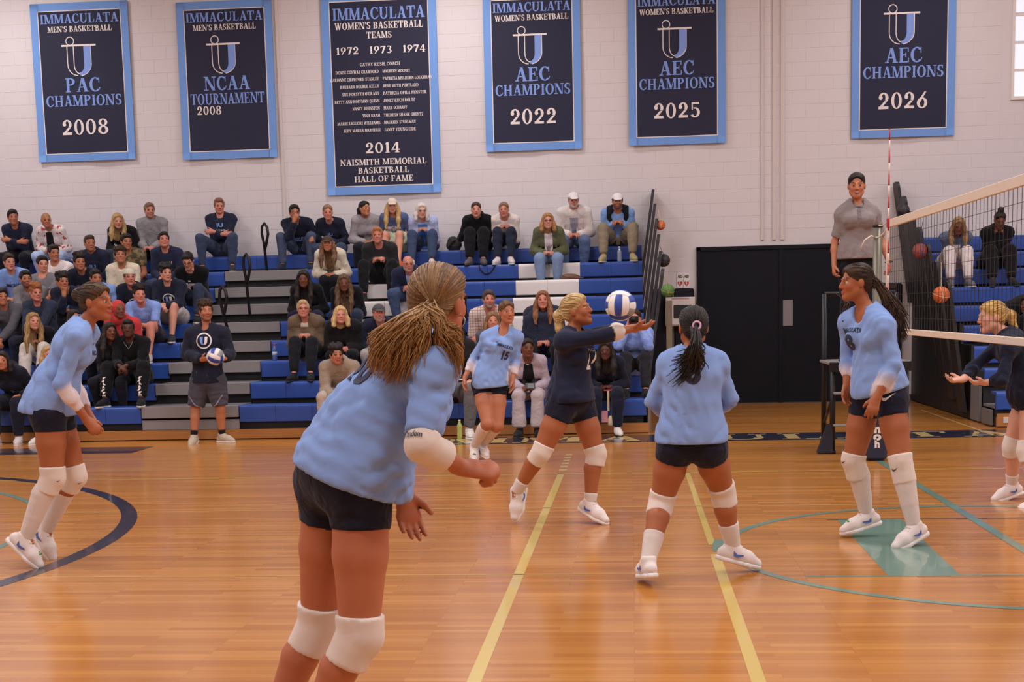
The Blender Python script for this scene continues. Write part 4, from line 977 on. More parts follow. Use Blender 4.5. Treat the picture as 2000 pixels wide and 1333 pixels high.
def tick_px(parent, VF, px, py, w, col='#1b1b22'):
    bv = BVHTree.FromPolygons(VF[0].tolist(), VF[1].tolist()); d = CF+CR*(px-1000)/FPX-CU*(py-CY)/FPX; h = bv.ray_cast(Vector((0, 0, CH)), Vector(unit(d)), 60)
    if h[0] is None: return
    n = np.array(h[1]); n = unit(n if n@d < 0 else -n); up = V3(0, 0, 1); up = unit(up-n*(up@n)); rt = np.cross(up, n)
    quads_decal(parent, VF, [[(-.5, .12), (-.38, -.22), (-.15, -.25), (.5, .35), (-.1, -.03), (-.3, -.03)]], np.array(h[0]), rt, up, n, w, w, mat('tick_'+col, col, .6), 'tick_mark')
def ring_decal(parent, VF, org, rt, up, nrm, r, m, r0=.84):
    V = []; F = []; n = 28
    for i in range(n): a = 2*math.pi*i/n; V += [(math.cos(a), math.sin(a)), (r0*math.cos(a), r0*math.sin(a))]
    F = [(2*i, (2*i+2) % (2*n), (2*i+3) % (2*n), 2*i+1) for i in range(n)]; return decal(parent, VF, V, F, org, rt, up, nrm, r, r, m, 'crest_ring')
def quads_decal(parent, VF, quads, org, rt, up, nrm, w, h, m, name='print'):
    V = []; F = []
    for q in quads: F.append(tuple(range(len(V), len(V)+len(q)))); V += list(q)
    return decal(parent, VF, V, F, org, rt, up, nrm, w, h, m, name)
def u_crest(root, VF, org, rt, up, nrm, r):
    ring_decal(root, VF, org, rt, up, nrm, r, let_white); quads_decal(root, VF, [[(-.5, .5), (-.12, .5), (-.12, -.2), (-.05, -.5), (-.3, -.45), (-.45, -.2)]], org, rt, up, nrm, r, r, let_blue, 'crest_letter')
    quads_decal(root, VF, [[(.12, .5), (.5, .5), (.45, -.2), (.3, -.45), (-.05, -.5), (.12, -.2)]], org, rt, up, nrm, r, r, let_white, 'crest_letter')
def hair_v():
    if 'hair_v' in MATS: return MATS['hair_v']
    m, nt, b = new_mat('hair_strands'); N = nt.nodes.new; L = nt.links.new; a = N('ShaderNodeVertexColor'); a.layer_name = 'Col'; tc = N('ShaderNodeTexCoord')
    mp = N('ShaderNodeMapping'); mp.inputs['Scale'].default_value = (1, 1, .16); L(tc.outputs['Object'], mp.inputs[0]); n = N('ShaderNodeTexNoise'); n.inputs['Scale'].default_value = 110; n.inputs['Detail'].default_value = 2; L(mp.outputs[0], n.inputs['Vector'])
    hs = N('ShaderNodeHueSaturation'); mr = N('ShaderNodeMapRange'); mr.inputs[3].default_value = .85; mr.inputs[4].default_value = 1.15; L(n.outputs['Fac'], mr.inputs[0]); L(mr.outputs[0], hs.inputs['Value']); L(a.outputs[0], hs.inputs['Color']); L(hs.outputs[0], b.inputs['Base Color'])
    bp = N('ShaderNodeBump'); bp.inputs['Strength'].default_value = .55; bp.inputs['Distance'].default_value = .012; L(n.outputs['Fac'], bp.inputs['Height']); L(bp.outputs[0], b.inputs['Normal']); b.inputs['Roughness'].default_value = .55; b.inputs['Specular IOR Level'].default_value = .3; MATS['hair_v'] = m; return m
def streaks(V, J, style, c1, c2, seed=0):
    """colour of combed strands: streaks that run along the hair"""
    hr, hf, hu = head_frame(J); L = V-np.asarray(J['head']); a, b = np.array(srgb(c1)), np.array(srgb(c2))
    if style in ('tight', 'pony', 'bun'): ax = unit(-hf*.95+hu*.3)
    elif style == 'topbun': ax = hu
    else: ax = unit(hu)
    e1 = unit(np.cross(ax, hr+.01)); e2 = np.cross(ax, e1); an = np.arctan2(L@e1, L@e2+1e-6)
    if style in ('curly', 'afro', 'short'): t = .5+.5*np.sin(L@hr*150+seed)*np.sin(L@hf*170+1)*np.sin(L@hu*140+2)
    else: t = .5+.25*np.sin(an*23+2*np.sin(an*5+seed)+(L@hu)*9)+.2*np.sin(an*57+seed+(L@hu)*14)+.12*np.sin(an*131)
    t = np.clip(t, 0, 1)[:, None]; return a*(1-t)+b*t
# ------------------------------------------------------------------ one figure: skin surface, then clothes, hair and shoes as its parts
def person(label, J, sp, cat='person', group=None, base=None):
    s, sex, hi = sp.get('s', 1.0), sp.get('sex', 'm'), sp.get('hi', 0); hs = sp.get('hs', .97 if sex == 'm' else .94); seed = sp.get('seed', abs(hash_(label)) % 1000)
    hb, hh, hn, hc = ((.030, .0099, .0102, .0245), (.0152, .0069, .0063, .0114))[hi]
    z0 = min(J['anL'][2], J['anR'][2])-.09*s
    root = empty('person', base if base is not None else (J['pel'][0], J['pel'][1], z0), label, cat, group)
    F = Fld(); torso(F, J, s*.97, -.004, sex, bulk=sp.get('bulk', 1.0)); H = Hpt(J, hs); th = sp.get('thick', 1.0)
    F.cone(lerp(J['neck'], J['pel'], .06), H(0, -.014, -.045), (.058 if sex == 'm' else .048)*s, (.054 if sex == 'm' else .046)*hs, .03)
    fine = []
    for sd in 'LR':
        arm(F, J, s, 0, sd, 2.0, sex); leg(F, J, s, 0, sd, 2.0, sex, thick=th); F.cone(J['an'+sd], lerp(J['an'+sd], J['toe'+sd], .2), .031*s, .026*s, .02)
        if sp.get('hand'+sd, 1): lo, hi_ = hand(F, J, s*(1.0 if sex == 'm' else .9)*sp.get('hand', 1.0), sd); fine.append((lo, hi_, hn))
    face(F, J, hs); c = np.asarray(J['head']); fine.append((c-.135*hs-.01, c+.135*hs+.01, hh))
    V, Q = field_mesh(F, hb, fine); tone = sp.get('tone', 'fair')
    col = paint(V, J, hs, tone, sp.get('brow', sp.get('hair', ('', '#2a1f1a'))[1] if sp.get('hair') else '#4a3428'), beard=sp.get('beard'), shaved=sp.get('shaved'), fine=hi)
    link('body', mesh_np('body', V, Q, col=col), skin_mat(), root)
    # legs first, so that the top hangs over them
    b = sp.get('bottom')
    if b:
        e = b.get('e', .016); F = Fld(); t1 = b.get('t1', 1.96); p = J['pel']; up = unit(J['neck']-p); rt = unit(J['shR']-J['shL']); hr_ = unit(J['hpR']-J['hpL']); fw = unit(np.cross(up, hr_)); rp = (.158 if sex == 'm' else .158)*s*.97*sp.get('bulk', 1.0)
        F.ell(p, np.array([rp*1.03+e, .118*s+e, .115*s+e]), np.array([hr_, fw, up]), .04); F.cone(p, p+up*b.get('rise', .10)*s, rp+e, rp*.92+e, .04, (fw, .76)); F.cut(p+up*b.get('rise', .10)*s, up, .3, .4, op=3)
        for sd in 'LR':
            leg(F, J, s, e, sd, t1, sex, .03, b.get('flare', 0), thick=th); F.ell(lerp(J['hp'+sd], p, .0)-fw*.03*s, np.array([.085*s+e]*3), None, .05)
            ends = (J['hp'+sd], J['kn'+sd]) if t1 <= 1 else (J['kn'+sd], J['an'+sd]); t = t1 if t1 <= 1 else t1-1; F.cut(lerp(*ends, t-.03), b.get('cutdir', unit(ends[1]-ends[0])), .3, .11*s+e+b.get('flare', 0))
        F.disp = folds(seed+5, b.get('amp', .005), b.get('fr', 62), unit(J['knR']-J['anR'])); F.early = True; V, Q = field_mesh(F, hc*1.1); sp['_bot'] = (V, Q)
        sp['_boto'] = link(b.get('name', 'trousers'), mesh_np('trousers', V, Q), fabric(b['col'], pattern=b.get('pattern')), root)
    t = sp.get('top')
    if t:
        e = t.get('e', .018)*(1 if hi else .75); F = Fld(); k = t.get('k', .045); P, up, rt, fw = torso(F, J, s, e, sex, k, sp.get('bulk', 1.0)*t.get('bulk', 1.0), t.get('hem', 0))
        for pt, r_ in t.get('extra', ()): F.ell(pt, np.array([r_]*3) if not hasattr(r_, '__len__') else np.array(r_), np.array([rt, fw, up]), .06)
        for a, b2, r1, r2 in t.get('cones', ()): F.cone(a, b2, r1, r2, .06, (fw, .9))
        for sd in 'LR':
            tt = t.get('t1'+sd, t.get('t1', 1.95)); A = Fld(); arm(A, J, s, t.get('se', e), sd, tt, sex, .025); F.kids.append((A, .03))
            seg = (J['sh'+sd], J['el'+sd]) if tt <= 1 else (J['el'+sd], J['wr'+sd]); A.cut(lerp(*seg, (tt if tt <= 1 else tt-1)-.01), unit(seg[1]-seg[0]), .1, .12*s)
        if t.get('hood'):
            n = J['neck']; F.cone(n+rt*.075*s-up*.005, n-fw*.085*s+up*.005, .04*s, .05*s, .03); F.cone(n-rt*.075*s-up*.005, n-fw*.085*s+up*.005, .04*s, .05*s, .03)
            F.cone(n+rt*.075*s-up*.005, n+fw*.055*s-up*.05*s, .036*s, .026*s, .03); F.cone(n-rt*.075*s-up*.005, n+fw*.055*s-up*.05*s, .036*s, .026*s, .03); F.ell(n-fw*.11*s-up*.03, np.array([.10, .06, .07])*s, np.array([rt, fw, up]), .04)
        n = J['neck']; nr = t.get('neck', .062)*s; F.cut(n+up*(.0 if not t.get('hood') else .015), unit(up+fw*.1), .25, nr)
        if t.get('vneck'): F.cut(n+fw*.02-up*t['vneck']*s, unit(fw*.75+up*.55), .3, .042*s); F.cut(n+fw*.03-up*t['vneck']*.45*s, unit(fw*.8+up*.6), .3, .052*s)
        elif not t.get('hood'): F.cut(n+fw*.05*s-up*.022*s, unit(up+fw*.6), .2, nr*.8)
        for a, d, L, Rr in t.get('cuts', ()): F.cut(a, d, L, Rr)
        if t.get('hem'): F.cut(J['pel']-up*t['hem']*s, -up, .3, .4)
        F.disp = folds(seed, t.get('amp', .0065), t.get('fr', 62), t.get('fd', rt+up*.4)); F.early = True; V, Q = field_mesh(F, hc); sp['_top'] = (V, Q)
        if t.get('open'):      # an open jacket: the front panel between the edges is cut away by the shirt under it
            pass
        if t.get('vcol'): me = mesh_np('top', V, Q, col=t['vcol'](V)); m = fabric('vertex', fold=t.get('fold', .35))
        else: me = mesh_np('top', V, Q); m = fabric(t['col'], pattern=t.get('pattern'))
        o = link(t.get('name', 'shirt'), me, m, root); sp['_topo'] = o; sp['_frame'] = (P, up, rt, fw)
        for dc in t.get('prints', ()):           # (kind, text|quads, u along torso, lateral, width, height, material)
            kind = dc[0]; org = P(dc[2])+rt*0-rt*dc[3]*s+fw*.02; rr = -rt; 
            if kind == 'text': text_decal(o, (V, Q), dc[1], org, rr, up, fw, dc[4], dc[5], dc[6])
            elif kind == 'crest': u_crest(o, (V, Q), org, rr, up, fw, dc[4])
            elif kind == 'quads': quads_decal(o, (V, Q), dc[1], org, rr, up, fw, dc[4], dc[5], dc[6])
        if t.get('under'):     # shirt front showing between open edges
            cu_, w0, w1, ua, ub = t['under']; quads_decal(o, (V, Q), [[(-w0+(w0-w1)*i/8, i/8), (w0-(w0-w1)*i/8, i/8), (w0-(w0-w1)*(i+1)/8, (i+1)/8), (-w0+(w0-w1)*(i+1)/8, (i+1)/8)] for i in range(8)], P(ua), -rt, (P(ub)-P(ua)), fw, 1, 1, fabric(cu_), 'shirt_front')
    h = sp.get('hair')
    if h:
        F = hair_field(J, hs, h[0], seed, h[3] if len(h) > 3 else .3, h[4] if len(h) > 4 else 1.0)
        if hi and h[0] in ('tight', 'pony', 'bun'): F.disp = None
        if sp.get('cap'): F.half(H(0, 0, .038), unit(head_frame(J)[2]))
        V, Q = field_mesh(F, (.0128, .007)[hi]); sp['_hairVF'] = (V, Q); c1 = h[1]; c2 = h[2] if len(h) > 2 else h[1]; sp['_hair'] = link('hair', mesh_np('hair', V, Q, col=streaks(V, J, h[0], c1, c2, seed)), hair_v(), root)
    if sp.get('cap'): cap_parts(root, J, hs, sp['cap'], sp.get('capback', False))
    if sp.get('glasses'): glasses(root, J, hs)
    if sp.get('shoes'):
        for sd in 'LR': shoe(root, J, s*(1.06 if sex == 'm' else 1.02), sd, sp['shoes'], (.0145, .0088)[hi], logo=sp.get('shoe_logo'), charm=sp.get('charm') == sd)
    sp['_root'] = root; return root
def hash_(t):
    h = 0
    for ch in t: h = (h*31+ord(ch)) & 0x7fffffff
    return h
def zr(i): return zrow(i) if i >= 1 else 0
def sit(hx, hy, row, label, sex='m', s=1.0, look=None, yaw=0.0, arms='lap', kx=.17, foot='deck', px=None, ky=0.0, group='spectators on the bleachers', tilt=0, **sp):
    """a seated figure: head at the photo's place, pelvis on the bench of the given row"""
    yb, zb = yrow(row), zrow(row); pel = V3(0, yb+.13, zb+.10*s); Yh = yb+.10
    for _ in range(4):
        hp = at(hx, hy, Yh); dz = hp[2]-pel[2]; pel[0] = hp[0] if px is None else at(px, hy, Yh)[0]; dx = hp[0]-pel[0]
        if dz > .66*s: s = min(dz/.66, 1.16)
        L = .665*s; Yh = pel[1]-min(math.sqrt(max(L*L-dz*dz-dx*dx, 0)), .42)+.02
    fw = V3(math.sin(yaw), -math.cos(yaw), 0); rt = V3(-math.cos(yaw), -math.sin(yaw), 0); J = {'pel': pel, 'head': hp}; d = hp-pel; J['neck'] = pel+d*.775-fw*.025; J['mid'] = pel+d*.40-fw*.10
    J['hf'] = unit(V3(-.1, 9.5, 1.5)-hp+V3(R.uniform(-1.5, 1.5), 0, R.uniform(-.4, .6))) if look is None else unit((look[0], -1, look[1])); J['hu'] = unit((tilt, 0, 1)); up = unit(J['neck']-pel); sw = (.174 if sex == 'm' else .152)*s; sdn = .05*s
    J['chestfw'] = fw
    J['shR'], J['shL'] = J['neck']-up*sdn+rt*sw, J['neck']-up*sdn-rt*sw
    fz = {'deck': (zr(row-1)-.17 if row > 1 else 0), 'bench': zr(row-1), 'floor': 0, 'step': zr(row-1)}[foot]+.085*s; fy = {'deck': yb-.16, 'bench': yb-.40, 'floor': yb-.28, 'step': yb-.25}[foot]+ky
    for sd, sg in (('R', 1), ('L', -1)):
        J['hp'+sd] = pel+rt*sg*.088*s-V3(0, 0, .01); an = V3(pel[0], fy, fz)+rt*sg*kx*.9; J['kn'+sd], J['an'+sd] = ik(J['hp'+sd], an, .435*s, .425*s, fw*.7+V3(0, 0, 1)+rt*sg*(kx-.09)*2.0); J['toe'+sd] = J['an'+sd]+fw*.175*s+rt*sg*.04-V3(0, 0, .055*s)
    lap = (J['knR']+J['knL'])/2-fw*.10+V3(0, 0, .085*s); ua, fa = .295*s, .255*s; ch = lerp(pel, J['neck'], .62)+fw*.20*s
    T = {}
    a = arms
    if a == 'lap': T = {'R': (lap+rt*.045, -rt*.8+fw*.3, -fw*.2+V3(0, 0, -1)), 'L': (lap-rt*.045+fw*.01, rt*.8+fw*.3, V3(0, 0, -1))}
    elif a == 'thigh': T = {'R': (lerp(J['hpR'], J['knR'], .75)+V3(0, 0, .085*s), fw, V3(0, 0, -1)), 'L': (lerp(J['hpL'], J['knL'], .75)+V3(0, 0, .085*s), fw, V3(0, 0, -1))}
    elif a == 'fwd': T = {'R': (lerp(J['knR'], J['knL'], .42)+fw*.10+V3(0, 0, .02), -rt*.6+fw*.3-up*.4, V3(0, 0, -1)), 'L': (lerp(J['knR'], J['knL'], .58)+fw*.10+V3(0, 0, .02), rt*.6+fw*.3-up*.4, V3(0, 0, -1))}
    elif a == 'crossed': T = {'R': (ch-rt*.07*s-up*.09*s+fw*.015, -rt, -fw), 'L': (ch+rt*.07*s-up*.05*s+fw*.035, rt, -fw)}
    elif a == 'chin': H = Hpt(J, .95); T = {'R': (H(.01, .07, -.19), V3(0, 0, 1)-fw*.1, -fw), 'L': (ch-up*.16-rt*.0, rt, -fw)}
    elif a == 'mouth': H = Hpt(J, .95); T = {'R': (H(.03, .14, -.13), V3(0, 0, 1)-rt*.5, -fw), 'L': (J['knL']+fw*.04-rt*.02, fw*.4-V3(0, 0, 1), -fw)}
    elif a == 'phone': T = {'R': (lap+V3(0, 0, .12)+rt*.05-fw*.05, fw*.5+V3(0, 0, .7), -rt), 'L': (lap+V3(0, 0, .12)-rt*.05-fw*.05, fw*.5+V3(0, 0, .7), rt)}
    elif a == 'camera': H = Hpt(J, .95); T = {'R': (H(.09, .12, -.10), V3(0, 0, 1)-rt*.3, -rt), 'L': (H(-.08, .13, -.11), V3(0, 0, 1)+rt*.3, rt)}
    for sd, sg in (('R', 1), ('L', -1)):
        tg, hd, hn_ = T[sd]; J['el'+sd], J['wr'+sd] = ik(J['sh'+sd], tg, ua, fa, rt*sg*.55-fw*.5-V3(0, 0, 1)); J['hd'+sd] = unit(hd); J['hn'+sd] = hn_; J['cu'+sd] = {'lap': .45, 'fwd': .45, 'crossed': .3, 'chin': .75, 'mouth': .7, 'phone': .55, 'camera': .55}.get(a, .3)
    sp.update(s=s, sex=sex); o = person(label, J, sp, group=group, base=(pel[0], yb+.1, zb)); return J, sp, o
# ------------------------------------------------------------------ spectators
NAVY, LB, BLACK, GREY, CREAM = '#23273c', '#7f9fdc', '#17161b', '#8a8789', '#ddd2c2'
JEANS, DJEANS, DARK = '#566582', '#333b52', '#1c1c24'
BR, DBR, BLK, BLO, RED = ('#3a2820', '#5a4030'), ('#2a1c16', '#46301f'), ('#15110f', '#2c241f'), ('#8f6f48', '#c9a670'), ('#7a4426', '#a8663c')
ps = lambda t, u, w_, h_, m=None, lat=0: ('text', t, u, lat, w_, h_, m or let_white)
blk_quads = lambda n, seed: [[(x-.5, y), (x-.5+w_, y), (x-.5+w_, y+h_), (x-.5, y+h_)] for x, y, w_, h_ in [(random.Random(seed+i).uniform(0, .8), random.Random(seed*3+i).uniform(-.4, .3), random.Random(seed*5+i).uniform(.08, .25), random.Random(seed*7+i).uniform(.08, .16)) for i in range(n)]]
# --- left block, top row
sit(25, 424, 9, 'man with short black hair in navy sweatshirt, arms crossed, far left of the top row', arms='crossed', tone='tan', hair=('short', *BLK), top=dict(col=NAVY, e=.025, prints=[ps('IU', .62, .09, .05, let_blue)]), bottom=dict(col=DARK))
sit(90, 430, 9, 'person with cropped hair in white jacket patterned with red', sex='f', arms='lap', tone='tan', shaved='#8a6a44', hair=None, brow='#4a3424', top=dict(col='#ddd0cb', e=.03, pattern=('blotch', '#b5484c', 16, .60), under=('#16161c', .075, .05, .2, .95), name='jacket'), bottom=dict(col='#a9bbdb'))
sit(230, 432, 9, 'woman with long curly blonde hair in black jacket, top row', 'f', arms='lap', tone='fair', hair=('long', *BLO, .26, 1.06), top=dict(col=BLACK, e=.025, under=('#b09a86', .03, .03, .3, .8), name='jacket'), bottom=dict(col=DJEANS))
sit(292, 411, 9, 'man in light grey hooded sweatshirt, top row of the left block', arms='lap', tone='pink', hair=('short', '#6a5040', '#8a6c56'), beard='#a07a68', top=dict(col='#8d898c', e=.03, hood=True, name='hoodie'), bottom=dict(col=DARK))
sit(428, 402, 9, 'man with short reddish hair in navy sweatshirt, arms crossed, beside the stair aisle', arms='crossed', kx=.26, px=430, foot='step', tone='pink', hair=('short', '#6e4d3a', '#93694d'), top=dict(col=NAVY, e=.022, prints=[ps('IU', .68, .10, .06, let_blue), ps('IMMACULATA', .56, .16, .025)]), bottom=dict(col='#39435c'), shoes=('#2b2b30', '#d8d2cc'))
# --- left block, student rows
sit(175, 475, 7, 'young man with buzzed hair in navy hoodie with small crest', tone='tan', hair=('short', '#3a2a22', '#4c382c', .3, .96), top=dict(col=NAVY, e=.03, hood=True, name='hoodie', prints=[ps('IU', .6, .09, .06, let_blue)]), bottom=dict(col=DARK))
sit(247, 472, 7, 'young man in camouflage T-shirt behind the cream sweatshirt', tone='tan', hair=('short', *BLK), top=dict(col='#5c5340', e=.025, t1=.6, pattern=('blotch', '#8a7a58', 18, .52)), bottom=dict(col=DARK))
sit(320, 469, 7, 'young man in navy long-sleeved shirt, chin raised', tone='pink', hair=('short', *BLK), look=(.5, .15), top=dict(col='#262b44', e=.022, prints=[ps('IU', .62, .05, .05, let_white, .06)]), bottom=dict(col='#39435c'))
sit(105, 494, 6, 'young man with fringe in white T-shirt, in the student rows', tone='tan', hair=('short', *BLK), arms='fwd', top=dict(col='#e2d6d3', e=.022, t1=.65), bottom=dict(col='#3a3a42'))
sit(18, 512, 6, 'young man in light blue T-shirt at the left edge', tone='fair', hair=('short', *DBR), top=dict(col=LB, e=.022, t1=.65, prints=[ps('IMMACULATA', .62, .22, .05, mat('print_navy', '#2a3052', .7))]), bottom=dict(col=DARK))
sit(83, 516, 5, 'young man with dark fringe in grey T-shirt', tone='fair', hair=('short', *BLK), s=1.06, top=dict(col='#77757a', e=.022, t1=.65), bottom=dict(col=DARK))
sit(155, 512, 6, 'young man in dark navy T-shirt with pale print', tone='tan', hair=('curly', *BLK), top=dict(col='#1d2032', e=.022, t1=.65, prints=[ps('IMMACULATA', .58, .22, .05, let_blue)]), bottom=dict(col=DARK))
sit(235, 500, 6, 'young man with curly hair in cream sweatshirt, chin raised', tone='tan', hair=('curly', *DBR), look=(.45, .2), top=dict(col='#ddd0b8', e=.03), bottom=dict(col='#3a3a42'))
sit(367, 509, 6, 'young man with glasses looking down, black T-shirt with white print, by the aisle', tone='fair', hair=('short', *BLK), look=(.1, -.6), glasses=True, arms='phone', kx=.15, foot='bench', top=dict(col='#121116', e=.03, t1=.75, prints=[('quads', blk_quads(9, 3), .66, 0, .34, .16, let_white)]), bottom=dict(col=DJEANS), shoes=('#222226', '#c8c2bc'))
sit(50, 545, 5, 'young man with moustache in grey sweatshirt', tone='tan', hair=('short', *BLK), beard='#5a4034', arms='fwd', top=dict(col='#7a777b', e=.028), bottom=dict(col=DARK))
sit(122, 550, 5, 'young man in navy quarter-zip resting his chin on his hand', tone='tan', hair=('curly', *BLK), arms='chin', top=dict(col=NAVY, e=.026, prints=[ps('I', .55, .03, .1, let_blue)]), bottom=dict(col=DARK))
sit(187, 543, 5, 'young man in light blue T-shirt behind the profile of player 17', tone='tan', hair=('short', *BLK), top=dict(col=LB, e=.022, t1=.65), bottom=dict(col=DARK))
sit(253, 541, 5, 'young man wearing a backwards pale cap and navy T-shirt', tone='pink', hair=('short', *BR), cap='#c9bfae', capback=True, top=dict(col='#1f2334', e=.024, t1=.65, prints=[('crest', '', .6, 0, .075)]), bottom=dict(col=DARK))
sit(324, 533, 5, 'young man in navy sweatshirt with round crest and pale shorts, by the aisle', tone='fair', hair=('curly', *BLK), kx=.14, foot='bench', arms='fwd', top=dict(col='#1d2133', e=.03, prints=[('crest', '', .60, 0, .09)]), bottom=dict(col='#b9b2b0', t1=.85, e=.03), shoes=('#2b2b30', '#c8c2bc'))
sit(3, 580, 4, 'young man in dark grey sweatshirt cut by the left edge', tone='tan', hair=('short', *BLK), arms='fwd', top=dict(col='#55545a', e=.028), bottom=dict(col=NAVY))
sit(70, 572, 4, 'young man with reddish hair in dark navy sweatshirt', tone='pink', hair=('curly', *RED), arms='fwd', top=dict(col='#2a3144', e=.03), bottom=dict(col=DARK))
J_, sp_, o_ = sit(232, 606, 3, 'person in red hooded top behind the face of player 17', tone='brown', hair=None, arms='lap', top=dict(col='#c23c3e', e=.03, hood=True, name='hoodie'), bottom=dict(col=DARK))
F = Fld(); H = Hpt(J_, 1.0); F.ell(H(0, -.03, .03), (.098, .10, .105)); F.ell(H(0, .11, -.02), (.075, .07, .10), None, .01, 1); F.cone(H(0, -.06, -.02), H(0, -.06, -.12), .085, .09, .03); V, Q = field_mesh(F, .012); link('hood', mesh_np('hood', V, Q), fabric('#c23c3e'), o_)
sit(272, 575, 4, 'young man smiling in light blue T-shirt and dark shorts, elbows on bare knees', tone='pink', hair=('curly', *BLK), arms='fwd', kx=.17, foot='bench', top=dict(col='#86a2e2', e=.022, t1=.75, prints=[ps('IMMACULATA', .45, .22, .045, mat('print_pale', '#b9c6ea', .7))]), bottom=dict(col='#20222e', t1=.72, e=.03), shoes=('#b8aca0', '#d8d2cc'))
sit(65, 628, 3, 'woman with long blonde hair in black jumper and white trousers', 'f', tone='fair', hair=('long', '#6f5236', '#b8935f', .36), arms='lap', foot='bench', kx=.13, top=dict(col='#15141a', e=.02), bottom=dict(col='#cfc5bd', e=.022, flare=.02), shoes=('#b8aca0', '#cfc8c0'))
sit(145, 622, 3, 'dark-haired woman half hidden behind the shoulder of player 17', 'f', tone='tan', hair=('long', *BLK, .3), top=dict(col='#2a2226', e=.02), bottom=dict(col=DARK))
sit(214, 648, 2, 'spectator in dark clothes half hidden below the red hood', 'f', tone='brown', hair=('long', *BLK, .3), s=.95, top=dict(col='#1a191e', e=.02), bottom=dict(col=DARK))
J_, sp_, o_ = sit(250, 642, 2, 'seated man in black sweatshirt and pendant, black trousers with white flame print', tone='dark', hair=('short', *BLK, .3, .93), arms='fwd', kx=.26, foot='bench', look=(.3, 0), top=dict(col='#0f0f12', e=.03), bottom=dict(col='#101014', e=.03), shoes=('#15151a', '#d8d2cc'))
for sd in 'LR':
    quads_decal(sp_['_boto'], sp_['_bot'], [[(-.5+.3*math.sin(i*2.1), i/7-.5), (.1+.35*math.cos(i*1.7), i/7-.5), (.2+.3*math.sin(i+1), (i+1)/7-.53), (-.3, (i+1)/7-.53)] for i in range(7)], lerp(J_['kn'+sd], J_['an'+sd], .58), V3(1, 0, 0), V3(0, 0, 1), V3(0, -1, 0), .055, .26, let_white, 'flame_print')
MB().tube([lerp(J_['neck'], J_['pel'], .06)+V3(.06, -.11, 0), lerp(J_['neck'], J_['pel'], .25)+V3(.01, -.165, 0), lerp(J_['neck'], J_['pel'], .06)+V3(-.06, -.11, 0)], .003, 5).build('pendant', mat('silver', '#bdb8b4', .3, metal=.8), o_, True)
sit(5, 705, 1, 'woman in dark navy hoodie on the front bench, cut by the left edge', 'f', tone='tan', hair=('lob', *BLK), arms='thigh', foot='floor', look=(.2, 0), kx=.16, top=dict(col='#1b1d2b', e=.035, hood=True, name='hoodie', prints=[ps('IU', .45, .1, .06, let_blue, .05)]), bottom=dict(col='#1b1d2b', e=.025), shoes=('#cfc6c2', '#d8d2cc'))
sit(95, 694, 1, 'blonde woman in navy behind the elbow of player 17, on the front bench', 'f', tone='pink', hair=('lob', *BLO), look=(.8, 0), arms='lap', foot='floor', top=dict(col='#1f2435', e=.02), bottom=dict(col=DARK), shoes=('#d8d0cc', '#d8d2cc'))
# --- middle block, top row
sit(575, 415, 9, 'man in navy sweatshirt holding a hand over his mouth, top row', tone='tan', hair=('short', *BLK), glasses=True, arms='mouth', kx=.24, foot='step', top=dict(col='#1d2133', e=.028, prints=[ps('IMMACULATA', .42, .2, .07, let_blue)]), bottom=dict(col='#46526a'), shoes=('#1f2636', '#3a3f4c'))
sit(640, 415, 9, 'woman with hair drawn back in navy long-sleeved shirt with pale blue print', 'f', tone='pink', hair=('tight', '#7a5a40', '#a07c58'), arms='lap', top=dict(col='#1e2235', e=.024, prints=[('quads', [[(-.5, -.5), (.5, -.5), (.42, .3), (-.42, .3)]], .46, 0, .24, .09, let_blue), ps('IU', .62, .07, .05, let_blue)]), bottom=dict(col='#39435c'))
sit(712, 408, 9, 'person with dark ponytail turned to the right, light grey hoodie', 'f', tone='tan', hair=('pony', *BLK, .16), look=(1.1, .05), yaw=.35, arms='lap', top=dict(col='#9d979b', e=.032, hood=True, name='hoodie'), bottom=dict(col=DARK))
sit(766, 402, 9, 'woman with pale cap and long blonde hair in blue printed T-shirt, bare legs', 'f', tone='fair', hair=('long', '#a5804c', '#d0ac78', .3), cap='#d9c9b8', arms='thigh', foot='bench', kx=.12, top=dict(col='#56648f', e=.024, t1=.75, prints=[ps('IMMACULATA', .66, .22, .045), ps('VOLLEYBALL', .57, .22, .045), ps('FAMILY', .49, .18, .03)]), bottom=dict(col='#b9c2a8', t1=.8, e=.05, name='skirt'), shoes=('#d5622c', '#d8cfc8'))
sit(823, 412, 9, 'elderly woman with white hair and glasses in pale blue jacket over bright blue shirt', 'f', tone='pale', hair=('bob', '#c9bdb4', '#e4dad2', .2, 1.04), glasses=True, arms='lap', foot='bench', top=dict(col='#aebbe0', e=.032, under=('#3f74c4', .085, .07, .05, .92), name='jacket'), bottom=dict(col='#3b4763'), shoes=('#cfc6c2', '#d8d2cc'))
sit(930, 410, 9, 'woman in black hoodie with bright chest print, top row', 'f', tone='fair', hair=('tight', '#3a2a22', '#5a4434'), look=(.1, -.05), arms='thigh', kx=.11, foot='bench', top=dict(col='#121116', e=.034, hood=True, name='hoodie', prints=[('quads', blk_quads(8, 9), .58, 0, .26, .12, mat('print_lilac', '#b7a6d8', .7)), ps('ARMY', .52, .14, .04, mat('print_rose', '#d9a0a0', .7))]), bottom=dict(col='#121116', e=.03), shoes=('#5a524e', '#2a2826'))
sit(984, 410, 9, 'woman with pulled-back hair in white zip jacket and white shoes, top row', 'f', tone='pink', hair=('tight', '#7a5f48', '#9a7d60'), arms='lap', look=(.0, -.05), foot='bench', kx=.11, top=dict(col='#ddd2cb', e=.03, prints=[ps('IU', .55, .09, .05, let_blue)], name='jacket'), bottom=dict(col='#23283a'), shoes=('#cfc8c6', '#d8d2cc'))
